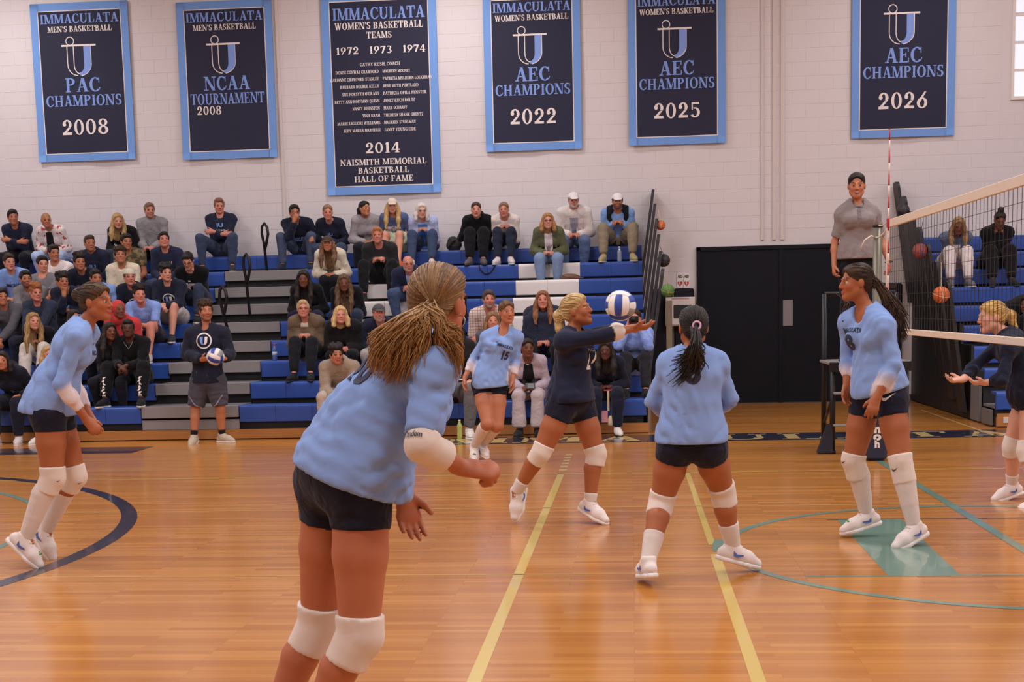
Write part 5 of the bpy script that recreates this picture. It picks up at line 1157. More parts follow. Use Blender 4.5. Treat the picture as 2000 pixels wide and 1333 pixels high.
sit(1120, 391, 9, 'man with grey beard in white cap and white hooded jacket, blue jeans', tone='pink', hair=('short', '#8a8078'), cap='#e6dedb', beard='#b9aea6', arms='lap', kx=.15, foot='deck', s=1.04, top=dict(col='#ddd2cd', e=.038, hood=True, under=('#9a94a0', .05, .06, .2, .85), name='jacket'), bottom=dict(col='#5b6c90', e=.022))
J_, sp_, o_ = sit(1206, 393, 9, 'bearded man in white cap and black vest over blue shirt, khaki trousers', tone='tan', hair=('short', *DBR), cap='#e9e2df', beard='#3c2c26', arms='lap', kx=.24, foot='bench', s=1.03, top=dict(col='#7fa3da', e=.024, prints=[]), bottom=dict(col='#8a7c66', e=.024), shoes=('#a89a70', '#cfc3a0'))
# vest as its own layer
def vest(J, sp, col, root, wid=.06):
    F = Fld(); P, up, rt, fw = torso(F, J, sp['s'], sp['top'].get('e', .02)+.016, sp['sex'], .045); n = J['neck']; F.cut(n, unit(up+fw*.2), .3, .075)
    for i in range(6): F.cut(P(.05+.17*i)+fw*.05, fw, .4, wid*.55+.012*i)
    for sd, sg in (('R', 1), ('L', -1)): F.cut(J['sh'+sd]-rt*sg*.015, rt*sg, .3, .12)
    V, Q = field_mesh(F, .02); link('vest', mesh_np('vest', V, Q), fabric(col), root)
vest(J_, sp_, '#1b1b20', o_)
sit(1070, 432, 8, 'woman with glasses in olive green jacket over white blouse, pale jeans, above the white seats', 'f', arms='lap', kx=.13, look=(.1, 0), tone='fair', hair=('lob', '#8f6238', '#c08d5a', .2, 1.03), glasses=True, top=dict(col='#5f6246', e=.03, bulk=1.06, under=('#d8ccd0', .055, .06, .02, .97), name='jacket'), bottom=dict(col='#7d92b4', e=.02))
# --- middle block, lower rows
sit(640, 476, 7, 'woman in brown cap with long hair and cream jumper, black trousers', 'f', tone='tan', hair=('long', '#4a3224', '#8a6544', .3), cap='#4a3a30', arms='lap', kx=.08, look=(.1, 0), top=dict(col='#dccfba', e=.034), bottom=dict(col='#131318'))
sit(737, 460, 7, 'red-haired man in charcoal jumper with clasped hands', tone='pink', hair=('short', '#9a5c34', '#bb7a48'), arms='lap', kx=.22, foot='bench', look=(.15, 0), s=1.05, top=dict(col='#2b2a2c', e=.026), bottom=dict(col='#121216', e=.022), shoes=('#16161a', '#222226'))
sit(797, 516, 6, 'bald man with glasses in navy suit jacket and tie', tone='pink', hair=None, brow='#6a4c3c', glasses=True, beard='#b08a78', arms='lap', kx=.2, s=1.06, top=dict(col='#232a44', e=.03, under=('#8fa0c8', .035, .05, .55, .97), name='jacket'), bottom=dict(col='#3d4d6c'))
sit(593, 545, 5, 'woman with long black hair in black jacket beside the stair aisle', 'f', tone='brown', hair=('long', *BLK, .34, 1.05), arms='lap', kx=.15, look=(.1, -.1), top=dict(col='#161518', e=.03), bottom=dict(col='#1b1b3a'))
sit(672, 553, 5, 'woman with long light-brown braids in black jacket', 'f', tone='brown', hair=('long', '#3a2a20', '#7a5c40', .40, 1.05), arms='phone', kx=.15, look=(.2, -.1), top=dict(col='#17161b', e=.03), bottom=dict(col='#283046'))
sit(592, 604, 3, 'older woman with short blonde hair and glasses in olive brown coat', 'f', tone='pink', hair=('short', '#a5825c', '#cfae86', .2, 1.05), glasses=True, arms='lap', kx=.12, foot='bench', look=(.3, .1), top=dict(col='#6b5b48', e=.045, bulk=1.08, name='coat', under=('#c9bbb0', .05, .05, .88, .97)), bottom=dict(col='#1a1a20', e=.022), shoes=('#16161a', '#222226'))
sit(665, 616, 3, 'woman with blonde bob in black coat over grey shirt', 'f', tone='pink', hair=('bob', '#b08a54', '#dcbc88', .2, 1.05), arms='lap', kx=.13, look=(.3, .05), top=dict(col='#1c1a1c', e=.045, bulk=1.06, name='coat', under=('#8a8584', .03, .04, .6, .96)), bottom=dict(col='#14141a'))
sit(740, 612, 3, 'man in grey cap and navy sweatshirt with lettering', tone='pink', hair=('short', '#7a6a5c'), cap='#4c4a4c', beard='#a08878', arms='lap', kx=.17, look=(.3, 0), top=dict(col='#20263a', e=.03, prints=[ps('IMMACULATA', .52, .2, .06, let_blue)]), bottom=dict(col='#a59c98'))
J_, sp_, o_ = sit(657, 693, 1, 'young man with curly black hair in beige hoodie and trousers on the front bench', tone='tan', hair=('curly', *BLK, .2, 1.06), arms='fwd', kx=.17, foot='floor', look=(.5, -.05), top=dict(col='#9a8878', e=.036, hood=True, name='hoodie'), bottom=dict(col='#b5a698', e=.032), shoes=('#8a6a50', '#cfc3b0'))
CUPJ = J_
sit(872, 552, 4, 'spectator in black coat with white sleeve, mostly hidden by the nearest player', tone='fair', hair=('short', *DBR), arms='lap', top=dict(col='#17161a', e=.03, name='coat'), bottom=dict(col=DARK))
J_, sp_, o_ = sit(888, 640, 1, 'dark-haired woman in black jacket and grey trousers with a clipboard, front bench', 'f', tone='fair', hair=('long', *BLK, .3), arms='thigh', kx=.22, foot='floor', look=(.2, 0), s=1.1, top=dict(col='#1f1a1c', e=.026, name='jacket'), bottom=dict(col='#6c696c', e=.02), shoes=('#dcd4d0', '#e2dad6'))
CLIPJ = J_
sit(955, 585, 3, 'man with grey goatee in pale plaid shirt', tone='pink', hair=('short', '#3a302a', '#5c4e44', .2, 1.03), beard='#8a7c74', arms='lap', kx=.19, look=(.25, 0), s=1.1, top=dict(col='#ddcfc6', e=.028, t1=.9, pattern=('plaid', '#b58a80', 9), bulk=1.05), bottom=dict(col='#6a6e80'))
sit(962, 628, 2, 'woman with curly light brown hair peeking over the shoulder of player 15', 'f', tone='pink', hair=('bob', '#6a4c34', '#9a7450', .2, 1.1), arms='lap', top=dict(col='#5a5a60', e=.026), bottom=dict(col=DARK))
J_, sp_, o_ = sit(1060, 586, 3, 'woman with long auburn hair wrapped in a dark navy coat', 'f', tone='pink', hair=('long', '#6a4128', '#9a6846', .26, 1.04), arms='lap', kx=.17, look=(.05, 0), s=1.05, top=dict(col='#2a2f42', e=.055, bulk=1.15, name='coat', neck=.07), bottom=dict(col='#17171d', e=.03))
F = Fld(); Pn = lerp(J_['neck'], J_['pel'], .12)
F.ell(lerp(J_['neck'], J_['pel'], .45)+V3(0, -.13, 0), (.27, .12, .30)); F.ell(Pn+V3(0, -.10, -.02), (.20, .10, .07), None, .06); F.ell(J_['head']+V3(0, -.03, -.02), (.10, .16, .15), None, .02, 1); F.disp = folds(4, .008, 22, (1, 0, .5)); V, Q = field_mesh(F, .02); link('draped_coat', mesh_np('draped_coat', V, Q), fabric('#2a2f42'), o_)
J_, sp_, o_ = sit(1030, 680, 1, 'woman in lilac cardigan and lilac trousers over black top, front bench', 'f', tone='brown', hair=('tight', *BLK), arms='lap', kx=.12, foot='floor', look=(.3, -.05), s=.97, top=dict(col='#b0a0ac', e=.028, under=('#17161b', .10, .05, .05, .93), name='cardigan', vneck=.03), bottom=dict(col='#b3a4a8', e=.02, flare=.035), shoes=('#1a1a1e', '#26262a'))
PHONEJ = J_
J_, sp_, o_ = sit(1183, 684, 1, 'woman in navy tracksuit holding a pink and cream tag, front bench', 'f', tone='dark', hair=('long', *BLK, .26), arms='lap', kx=.14, foot='floor', look=(-.1, -.1), s=.97, top=dict(col='#1b1e30', e=.028, name='jacket'), bottom=dict(col='#1b1e30', e=.024), shoes=('#d8d0cc', '#26262a'))
TAGJ = J_
J_, sp_, o_ = sit(1240, 623, 2, 'woman in pale blue jumper raising a camera to her face', 'f', tone='fair', hair=('tight', *DBR), arms='camera', kx=.13, foot='bench', look=(-.1, 0), top=dict(col='#8ea6e4', e=.034, pattern=('blotch', '#7f95d6', 10, .55)), bottom=dict(col='#26252c'), shoes=('#1c1c20', '#2c2c30'))
CAMJ = J_
# --- right block
sit(1872, 441, 7, 'woman with long fair hair in denim jacket and white trousers, behind the net', 'f', tone='brown', hair=('long', '#6a4c34', '#b08a60', .24, 1.03), arms='phone', kx=.13, foot='bench', look=(-.1, -.4), top=dict(col='#5c6a86', e=.03, under=('#cfc0b8', .06, .05, .1, .8), name='jacket'), bottom=dict(col='#dfd2d0', e=.024), shoes=('#6a6468', '#cfc8c4'))
sit(1953, 430, 7, 'woman with top bun in black hoodie looking down, behind the net', 'f', tone='brown', hair=('topbun', *BLK), arms='phone', kx=.14, foot='bench', look=(-.05, -.5), top=dict(col='#121116', e=.038, hood=True, bulk=1.08, name='hoodie'), bottom=dict(col='#121116', e=.03), shoes=('#1c1c20', '#2c2c30'))
sit(2006, 596, 4, 'spectator in black hoodie cut by the right edge', tone='brown', hair=('short', *BLK), arms='fwd', s=1.08, top=dict(col='#111116', e=.05, bulk=1.15, hood=True, name='hoodie'), bottom=dict(col='#111116'))
# ------------------------------------------------------------------ players, officials
JB, JW, SHORTC, PADW = '#83a0d6', '#d9cdd0', '#1b1d2f', '#ddd0c6'
def pose(Y, d, **kw):
    J = {k: at(v[0], v[1], Y+(v[2] if len(v) > 2 else 0)) for k, v in d.items()}
    for k, v in kw.items(): J[k] = np.asarray(v, float) if hasattr(v, '__len__') else v
    return J
def sleeve_grad(J, base=JB, t0=.1, t1=.5, white=JW):
    b, w_ = np.array(srgb(base)), np.array(srgb(white))
    def fn(V):
        C = np.tile(b, (len(V), 1)); 
        for sd in 'LR':
            a, c = J['el'+sd], J['wr'+sd]; ba = c-a; t = ((V-a)@ba)/(ba@ba); dist = np.linalg.norm(V-(a+np.clip(t, 0, 1)[:, None]*ba), axis=1)
            k = np.clip((t-t0)/(t1-t0), 0, 1)*(dist < .066); C = C*(1-k[:, None])+w_*k[:, None]
        return C
    return fn
def band(root, pts, rads, e, name, col, h=.0085, amp=.0007, bump=None, cutr=.16, fold=.1):
    """a close-fitting tube of cloth round a limb: pads and socks"""
    F = Fld()
    for a, b, r1, r2 in zip(pts, pts[1:], rads, rads[1:]): F.cone(a, b, r1+e, r2+e, .004)
    if bump is not None: F.ell(bump[0], bump[1], None, .03)
    F.cut(pts[0], unit(pts[0]-pts[1]), .2, cutr); F.cut(pts[-1], unit(pts[-1]-pts[-2]), .2, cutr)
    F.disp = folds(len(pts)*7+int(abs(pts[0][0])*100), amp, 60, unit(pts[-1]-pts[0])); V, Q = field_mesh(F, h); return link(name, mesh_np(name, V, Q), fabric(col, fold=fold), root), (V, Q)
def knee_pad(root, J, s, sd, a=.17, b=.24, th=1.0, col=PADW, e=.009):
    hp, kn, an = J['hp'+sd], J['kn'+sd], J['an'+sd]; fr = unit(unit(kn-hp)+unit(kn-an)+1e-6); q = s*th
    return band(root, [lerp(kn, hp, a), kn, lerp(kn, an, b)], [.066*q, .059*q, .058*q], e, 'knee_pad', col, bump=(kn+fr*.028*s, (.045*s, .045*s, .06*s)))
def sock(root, J, s, sd, t=.15, th=1.0, col='#d8ccc6', e=.006):
    kn, an = J['kn'+sd], J['an'+sd]; q = s*th; cb = calf(J, q, sd); ts = [t]+([.3] if t < .27 else [])+[.65, 1.0] if t < .6 else [t, 1.0]
    r = lambda x: (.056+.002*x/.3 if x < .3 else .058-.024*(x-.3)/.7)*q
    P = lambda x: lerp(kn, cb, x/.3) if x < .3 else lerp(cb, an, (x-.3)/.7)
    return band(root, [P(x) for x in ts], [r(x) for x in ts], e, 'sock', col)
def nike_tick(root, VF, p, n, w_, col='#1b1b22'):
    rt = unit(np.cross(n, V3(0, 0, 1))); quads_decal(root, VF, [[(-.5, .1), (-.25, -.25), (.5, .35), (-.2, -.02)]], p, rt, V3(0, 0, 1), n, w_, w_, mat('tick_'+col, col, .6), 'tick_mark')
SHOE = ('#e2d8d4', '#e6deda')
dark_num = mat('jersey_number_navy', '#262c48', .7)
def player(label, J, hem_px=None, Y=None, shorts=True, grad=(.1, .5), top=None, bottom=None, th=1.06, socks=(.62, .62), pads=(.17, .24), **sp):
    s = sp.get('s', 1.0); t = dict(e=.014, se=.007, t1=1.70, neck=.066, vneck=.06, amp=.0065, fr=92, name='jersey', vcol=sleeve_grad(J, t0=grad[0], t1=grad[1]), fold=.15); t.update(top or {})
    b = dict(col=SHORTC, e=.008, t1=.30, name='shorts', rise=.10, amp=.001); b.update(bottom or {})
    sp.update(hi=1, sex=sp.get('sex', 'f'), top=t, bottom=b, shoes=SHOE, shoe_logo=sp.get('shoe_logo', '#4c66b4'), thick=th); o = person(label, J, sp)
    for i, sd in enumerate('LR'):
        if pads: sp['_pad'+sd] = knee_pad(o, J, s, sd, *pads, th=th)
        if socks: sock(o, J, s, sd, socks[i], th)
    return o, sp
def comb(root, J, VF, tie, cols, n=150, r=.003):
    """strands lying on the hair, drawn back to the tie"""
    bv = BVHTree.FromPolygons(VF[0].tolist(), VF[1].tolist()); c = np.asarray(J['head'], float)+V3(0, 0, .012); t0 = unit(tie-c); hr, hf, hu = head_frame(J); rg = random.Random(n); mbs = [MB() for _ in cols]; e1 = unit(np.cross(t0, hu)); e2 = np.cross(t0, e1)
    for i in range(n):
        a = rg.uniform(0, 6.2832); side = math.cos(a)*e1+math.sin(a)*e2; mx = 2.25 if side@hu > .2 else (1.75 if side@hu > -.4 else 1.1); a1 = rg.uniform(.35, 1.0)*mx; pts = []
        for k in range(11):
            th = a1*(1-k/10)+.06; d = t0*math.cos(th)+side*math.sin(th); h = bv.ray_cast(Vector(c+d*.3), Vector(-d), .4)[0]
            if h is None or np.linalg.norm(np.array(h)-c) < .075 and th > .9: pts = []; continue
            pts.append(np.array(h)+d*.0014)
        if len(pts) > 4: mbs[i % len(cols)].tube(pts, [r*(.35+.65*min(1, 3*k/len(pts))) for k in range(len(pts))], 4)
    for mb, cl in zip(mbs, cols):
        if mb.v: tag(mb.build('combed_strands', hair_mat(cl, cl), root, True), kind='stuff')
# number 17, side on at the left
YA = 8.12
J = pose(YA, dict(pel=(103, 785), neck=(165, 634, 0), head=(188, 590), shR=(150, 660, -.16), shL=(172, 652, .15), elR=(120, 752, -.21), elL=(142, 748, .16), wrR=(170, 822, -.10), wrL=(178, 818, .06), hpR=(97, 812, -.09), hpL=(112, 812, .09), knR=(103, 932, -.10), knL=(146, 930, .12), anR=(50, 1052, -.12), anL=(90, 1036, .18), toeR=(93, 1106, -.12), toeL=(112, 1090, .16), mid=(118, 705)),
         hf=(1, -.16, -.02), hu=(-.02, 0, 1), hdR=(.62, .1, -.75), hdL=(.45, -.25, -.85), hnR=(-.3, .9, -.2), hnL=(-.3, -.9, -.2), cuR=.55, cuL=.55, fpR=8, fpL=8)
up = unit(J['neck']-J['pel'])
pA, spA = player('player 17 in light blue jersey, side on at the left, hair in a bun', J, tone='player', hair=('bun', '#3a281c', '#5e442c'), socks=(.30, .2), grad=(.0, .1), charm='R',
       top=dict(cones=[(J['pel']+V3(.02, 0, .10), at(93, 800, YA), .155, .185)], cuts=[(at(95, 808, YA), unit(V3(-.12, 0, -1)), .4, .34)]), s=1.0)
P, u_, rt_, fw_ = spA['_frame']
text_px(spA['_topo'], spA['_top'], 'IMMACULATA', 186, 690, .13, .03, dark_num, u_); text_px(spA['_topo'], spA['_top'], '17', 183, 714, .10, .10, dark_num, u_)
comb(pA, J, spA['_hairVF'], Hpt(J, .94)(0, -.105, .04), ('#2c1d13', '#4a3422'), 150)
tick_px(spA['_topo'], spA['_top'], 183, 671, .03); tick_px(*[spA['_padR'][0], spA['_padR'][1]], 114, 940, .025); tick_px(spA['_padL'][0], spA['_padL'][1], 156, 944, .025)
# the nearest player, from behind
YB = 4.2
J = pose(YB, dict(pel=(676, 905), neck=(838, 668, .06), head=(858, 592, .08), shL=(772, 690, .17), shR=(846, 722, -.13), elL=(780, 860, .34), elR=(824, 868, -.22), wrL=(790, 962, .22), wrR=(905, 915, -.10), hpL=(648, 948, .070), hpR=(705, 957, -.070), knL=(624, 1215, .12), knR=(702, 1238, -.10), anL=(520, 1452, .10), anR=(590, 1480, -.10), toeL=(610, 1500, .22), toeR=(690, 1520, .02), mid=(742, 800, -.02)),
         hf=(.44, .9, .03), hu=(.06, 0, 1), hdR=(.92, .25, -.12), hdL=(.14, 0, -1), hnR=(0, .6, -.8), hnL=(.45, -.85, 0), cuR=.85, cuL=.22)
pB, spB = player('nearest player from behind, light blue jersey, long wavy ponytail', J, tone='near', hair=('tight', '#66452a', '#80592f'), hs=.98, s=1.02, hand=1.12, socks=None, pads=(.13, .24), th=1.02,
       top=dict(t1R=.88, t1L=1.0, e=.022, se=.022, amp=.0075, fr=105, fd=unit(V3(.5, 0, .85)), vneck=None, vcol=lambda V: np.tile(np.array(srgb(JB)), (len(V), 1)), fold=.12, cones=[(lerp(J['pel'], J['neck'], .3), at(684, 968, YB), .172, .21)], cuts=[(at(674, 936, YB), unit(V3(-.38, 0, -1)), .4, .34)]))
pad, padVF = band(pB, [lerp(J['elR'], J['shR'], .15), J['elR'], lerp(J['elR'], J['wrR'], .56)], [.043, .045, .040], .009, 'elbow_pad', PADW, .007, .0025, bump=(J['elR']+unit(J['elR']-lerp(J['shR'], J['wrR'], .5))*.008, (.030, .030, .036)))
text_px(pad, padVF, 'Tandem', 806, 848, .062, .020, mat('pad_lettering', '#1c1a1c', .6), unit(V3(-.12, 0, 1)), .02)
text_px(spB['_topo'], spB['_top'], '10', 716, 716, .15, .13, dark_num, unit(J['neck']-J['pel']))
# her hair: locks combed back to the tie, then the loose wavy tail
TIE = at(836, 606, YB-.115); comb(pB, J, spB['_hairVF'], TIE, ('#5a3c20', '#70502c', '#86613a', '#9c7548'), 540, .0036); rg = random.Random(5); hm2 = [hair_mat('#74502a', '#8d6537'), hair_mat('#8a6435', '#a87c48'), hair_mat('#9c7440', '#bd9259')]; mbs = [MB(), MB(), MB()]
for i in range(1600):
    left = rg.random() < .70
    ex = rg.uniform(712, 838) if left else rg.uniform(862, 908); ey = rg.triangular(640, 758, 748) if left else rg.triangular(640, 752, 735)
    if left and ex < 745: ey = rg.uniform(655, 745)
    dY = rg.uniform(-.19, -.05) if left else rg.uniform(-.16, -.04); end = at(ex, ey, YB+dY-.02); m1 = at(lerp(836, ex, rg.uniform(.45, .8)), 606+rg.uniform(5, 40), YB-.19+rg.uniform(-.05, .05)); pts = []; ph = rg.uniform(0, 1.6)+(ex-712)*.05; w1 = rg.uniform(.006, .015); n = 12
    s0 = TIE+V3(rg.gauss(0, .009), rg.gauss(0, .007), rg.gauss(0, .009))
    for k in range(n+1):
        t = k/n; p = (1-t)**2*s0+2*t*(1-t)*m1+t*t*end; wv = w1*math.sin(t*13+ph)*min(1, t*1.6); pts.append(p+V3(wv, wv*.6*math.cos(ph), wv*.45))
    r0 = rg.uniform(.0013, .0027); mbs[rg.choice((0, 1, 1, 2))].tube(pts, [r0*(.8+.5*min(1, 4*k/n))*(1-.8*(k/n)**2) for k in range(n+1)], 4)
tl = None
for mb_, m_ in zip(mbs, hm2): o = mb_.build('ponytail', m_, pB, True); tag(o, kind='stuff')
MB().tube([TIE+.019*(math.cos(a)*unit(V3(.8, 0, .3))+math.sin(a)*V3(-.2, .3, .8)) for a in [i*math.pi/8 for i in range(16)]], .006, 6, True).build('hair_tie', mat('hair_tie_black', '#151316', .6), pB, True)
for k in range(1): MB().tube([Hpt(J, .98)(.082+.018*math.cos(a), -.004+.004*math.sin(a), -.055+.018*math.sin(a)) for a in [i*math.pi/8 for i in range(16)]], .0016, 5, True).build('earring', mat('silver', '#bdb8b4', .3, metal=.8), pB, True)
# number 15
YCc = 13.65
J = pose(YCc, dict(pel=(957, 738), neck=(984, 645, .0), head=(990, 610, -.05), shR=(950, 660, .0), shL=(1011, 660, .0), elR=(926, 697, .02), elL=(1008, 706, .02), wrR=(908, 738, -.08), wrL=(1001, 742, -.06), hpR=(940, 752), hpL=(972, 752), knR=(952, 828, -.14), knL=(972, 832, -.10), anR=(926, 872, .12), anL=(942, 868, .20), toeR=(926, 895, .02), toeL=(950, 888, .08)),
         hf=(.45, -1, -.03), hu=(-.05, 0, 1), hdR=(-.1, -.1, -1), hdL=(0, -.1, -1), hnR=(.8, -.2, 0), hnL=(-.8, -.2, 0), cuR=.25, cuL=.25)
pC, spC = player('player 15 in light blue jersey running towards the net, facing the camera', J, tone='tan', hair=('pony', '#4a3424', '#7a5a3c', .2), socks=(.12, .12), pads=None, charm='R', s=.97,
       top=dict(cones=[(lerp(J['pel'], J['neck'], .3), at(960, 752, YCc), .13, .19)], cuts=[(at(960, 757, YCc), V3(.08, 0, -1), .4, .34)]))
P, u_, rt_, fw_ = spC['_frame']
text_px(spC['_topo'], spC['_top'], 'IMMACULATA', 988, 677, .17, .032, dark_num, u_, nblend=fw_); text_px(spC['_topo'], spC['_top'], '15', 986, 694, .10, .10, dark_num, u_, nblend=fw_)
comb(pC, J, spC['_hairVF'], Hpt(J, .94)(0, -.105, .04), ('#3a2719', '#5e4430'), 90)
tick_px(spC['_topo'], spC['_top'], 972, 668, .035)
# the libero in navy, arms out under the ball
YD = 9.55
J = pose(YD, dict(pel=(1117, 772), neck=(1117, 650, 0), head=(1127, 607), shR=(1100, 668, -.17), shL=(1138, 664, .14), elR=(1180, 656, -.17), elL=(1186, 650, .05), wrR=(1238, 642, -.08), wrL=(1240, 640, -.03), hpR=(1098, 796, -.08), hpL=(1136, 796, .08), knR=(1057, 884, -.10), knL=(1164, 888, .06), anR=(1008, 962, .0), anL=(1153, 982, .02), toeR=(1000, 1018, -.06), toeL=(1190, 1018, -.08), mid=(1118, 715, .02)),
         hf=(.92, -.30, .22), hu=(-.2, 0, 1), hdR=(1, .1, .08), hdL=(1, .0, .05), hnR=(0, .3, 1), hnL=(0, -.3, 1), cuR=.3, cuL=.2, fpR=10, fpL=14)
pD, spD = player('libero in navy jersey reaching both arms out under the ball', J, tone='player', hair=('pony', '#a07c44', '#dcc08a', .10), socks=(.80, .72), s=.98,
       top=dict(vcol=sleeve_grad(J, '#20243a', .25, .27, PADW), t1=1.62, se=.016, cones=[(lerp(J['pel'], J['neck'], .3), at(1113, 778, YD), .14, .185)], cuts=[(at(1113, 785, YD), V3(.02, 0, -1), .4, .34)], vneck=None))
P, u_, rt_, fw_ = spD['_frame']
text_px(spD['_topo'], spD['_top'], '24', 1154, 704, .14, .12, let_white, u_, nblend=fw_*.5); text_px(spD['_topo'], spD['_top'], 'MACS', 1152, 684, .11, .022, mat('print_dim', '#8a8a98', .7), u_, nblend=fw_*.5)
comb(pD, J, spD['_hairVF'], Hpt(J, .94)(0, -.105, .04), ('#8a6a38', '#c9a86c', '#e0c794'), 150)
# player seen squarely from behind
YE = 7.5
J = pose(YE, dict(pel=(1351, 842), neck=(1353, 690, 0), head=(1354, 640, .03), shL=(1306, 712, .02), shR=(1401, 712, .02), elL=(1275, 784, .05), elR=(1427, 780, .05), wrL=(1318, 822, .24), wrR=(1398, 806, .24), hpL=(1320, 872), hpR=(1382, 872), knL=(1292, 980, .06), knR=(1412, 962, .14), anL=(1266, 1096, -.15), anR=(1432, 1068, .2), toeL=(1250, 1120, .04), toeR=(1487, 1104, .26), mid=(1352, 770, -.06)),
         hf=(-.12, 1, 0), hu=(0, 0, 1), hdL=(.7, .6, 0), hdR=(-.7, .6, 0), hnL=(0, -.4, 1), hnR=(0, -.4, 1), cuL=.4, cuR=.4)
pE, spE = player('dark-haired player from behind in light blue jersey, long black ponytail', J, tone='player', hair=('tight', '#17110f', '#2e2420'), socks=(.55, .55), s=1.0, th=1.06, grad=(.15, .6), charm='R',
       top=dict(vneck=None, cones=[(lerp(J['pel'], J['neck'], .3), at(1351, 858, YE), .145, .188)], cuts=[(at(1351, 864, YE), V3(0, 0, -1), .4, .34)]))
P, u_, rt_, fw_ = spE['_frame']
text_px(spE['_topo'], spE['_top'], '6', 1353, 724, .09, .14, dark_num)
comb(pE, J, spE['_hairVF'], at(1361, 638, YE-.11), ('#0f0b0a', '#221915'), 170)
def tail(root, J, tie, ends, m, n=90, seed=1, mid=None, wave=.008, r0=.007, name='ponytail'):
    rg = random.Random(seed); mb = MB()
    for i in range(n):
        end = np.asarray(ends[0])*(1-rg.random()*0)+(np.asarray(ends[1])-np.asarray(ends[0]))*rg.random()+V3(rg.gauss(0, .012), rg.gauss(0, .012), rg.uniform(-.06, .12)); s0 = np.asarray(tie)+V3(rg.gauss(0, .009), rg.gauss(0, .009), rg.gauss(0, .009)); md = np.asarray(mid)+V3(rg.gauss(0, .018), rg.gauss(0, .018), rg.gauss(0, .018)); ph = rg.random()*2; pts = []
        for k in range(11):
            t = k/10; wv = wave*math.sin(t*9+ph)*t; pts.append((1-t)**2*s0+2*t*(1-t)*md+t*t*end+V3(wv, wv, 0))
        mb.tube(pts, [r0*(1-.7*(k/10)**2) for k in range(11)], 5)
    o = mb.build(name, m, root, True); tag(o, kind='stuff'); return o
tail(pE, J, at(1358, 640, YE-.11), (at(1318, 738, YE-.13), at(1372, 715, YE-.13)), hair_mat('#0f0b0a', '#241b17'), 260, 2, at(1366, 690, YE-.2), .016, .0052)
MB().tube([at(1361, 636, YE-.125)+.020*V3(math.cos(a), .3*math.sin(a), math.sin(a)) for a in [i*math.pi/8 for i in range(16)]], .006, 6, True).build('hair_tie', mat('hair_tie_pink', '#c79ac0', .6), pE, True)
# number 8, side on at the right
YG = 8.75
J = pose(YG, dict(pel=(1716, 752), neck=(1692, 606, 0), head=(1672, 552), shL=(1727, 640, -.15), shR=(1656, 632, .12), elL=(1747, 712, -.19), elR=(1655, 700, .16), wrL=(1712, 778, -.20), wrR=(1654, 752, .10), hpL=(1738, 782, -.08), hpR=(1692, 782, .09), knL=(1759, 900, -.16), knR=(1667, 898, .10), anL=(1785, 1028, -.2), anR=(1692, 1004, .16), toeL=(1752, 1062, -.26), toeR=(1633, 1043, .12), mid=(1722, 680, .0)),
         hf=(-1, -.18, -.02), hu=(0, 0, 1), hdL=(-.35, -.1, -1), hdR=(-.05, -.1, -1), hnL=(.2, .95, 0), hnR=(.5, -.8, 0), cuL=.3, cuR=.3)
pF, spF = player('player 8 in light blue jersey, side on at the right, long dark ponytail', J, tone='player', hair=('tight', '#2c1d15', '#4e3826'), socks=(.16, .16), pads=(.10, .34), s=1.0, th=1.06, grad=(.2, .6), charm='R',
       top=dict(cones=[(lerp(J['pel'], J['neck'], .3), at(1718, 758, YG), .14, .18)], cuts=[(at(1716, 768, YG), unit(V3(.28, 0, -1)), .4, .34)]))
P, u_, rt_, fw_ = spF['_frame']
n2 = unit(fw_); r2 = -rt_
text_px(spF['_topo'], spF['_top'], 'IMMACULATA', 1661, 645, .17, .032, dark_num, u_, nblend=fw_*.4); text_px(spF['_topo'], spF['_top'], '8', 1659, 670, .075, .11, dark_num, u_, nblend=fw_*.4)
comb(pF, J, spF['_hairVF'], at(1704, 545, YG), ('#24170f', '#3c2919'), 170)
tail(pF, J, at(1704, 545, YG-.02), (at(1735, 655, YG-.05), at(1774, 648, YG-.05)), hair_mat('#24170f', '#4a3421'), 300, 4, at(1742, 580, YG-.03), .008, .0052)
tail(pF, J, at(1655, 590, YG+.12), (at(1642, 608, YG+.1), at(1648, 612, YG+.1)), hair_mat('#2c1d15', '#5a412b'), 14, 5, at(1655, 605, YG+.1), .004, .004, 'hair_lock')
tick_px(spF['_boto'], spF['_bot'], 1734, 777, .09, '#ddd6d2'); tick_px(spF['_topo'], spF['_top'], 1648, 627, .03); tick_px(spF['_padL'][0], spF['_padL'][1], 1748, 918, .05); tick_px(spF['_padR'][0], spF['_padR'][1], 1648, 903, .04)
# opponent at the right edge
YH = 10.35
J = pose(YH, dict(pel=(2012, 752), neck=(1962, 655, 0), head=(1937, 620), shL=(1972, 676, -.16), shR=(1955, 672, .14), elL=(1958, 742, -.22), elR=(1905, 715, .10), wrL=(1925, 748, -.14), wrR=(1880, 742, -.04), hpL=(2018, 778, -.08), hpR=(2006, 778, .09), knL=(2006, 880, -.14), knR=(1976, 872, .10), anL=(2020, 975, -.2), anR=(1976, 948, .2), toeL=(1990, 1000, -.25), toeR=(1944, 972, .15), mid=(1998, 690, 0)),
         hf=(-1, -.12, -.08), hu=(-.05, 0, 1), hdL=(-1, .1, .02), hdR=(-1, -.05, -.05), hnL=(0, .2, 1), hnR=(0, -.3, 1), cuL=.3, cuR=.35)
pH, spH = player('blonde opponent in navy jersey crouching at the right edge', J, tone='pale', hair=('pony', '#a8803f', '#d9b676', .10), socks=(.72, .72), s=.98, th=1.0,
       top=dict(vcol=None, col='#1d2134', t1=1.8, vneck=None, cones=[(lerp(J['pel'], J['neck'], .3), at(2008, 765, YH), .14, .17)]), bottom=dict(col='#15151c'))
comb(pH, J, spH['_hairVF'], Hpt(J, .94)(0, -.105, .04), ('#94703a', '#c9a461'), 90)
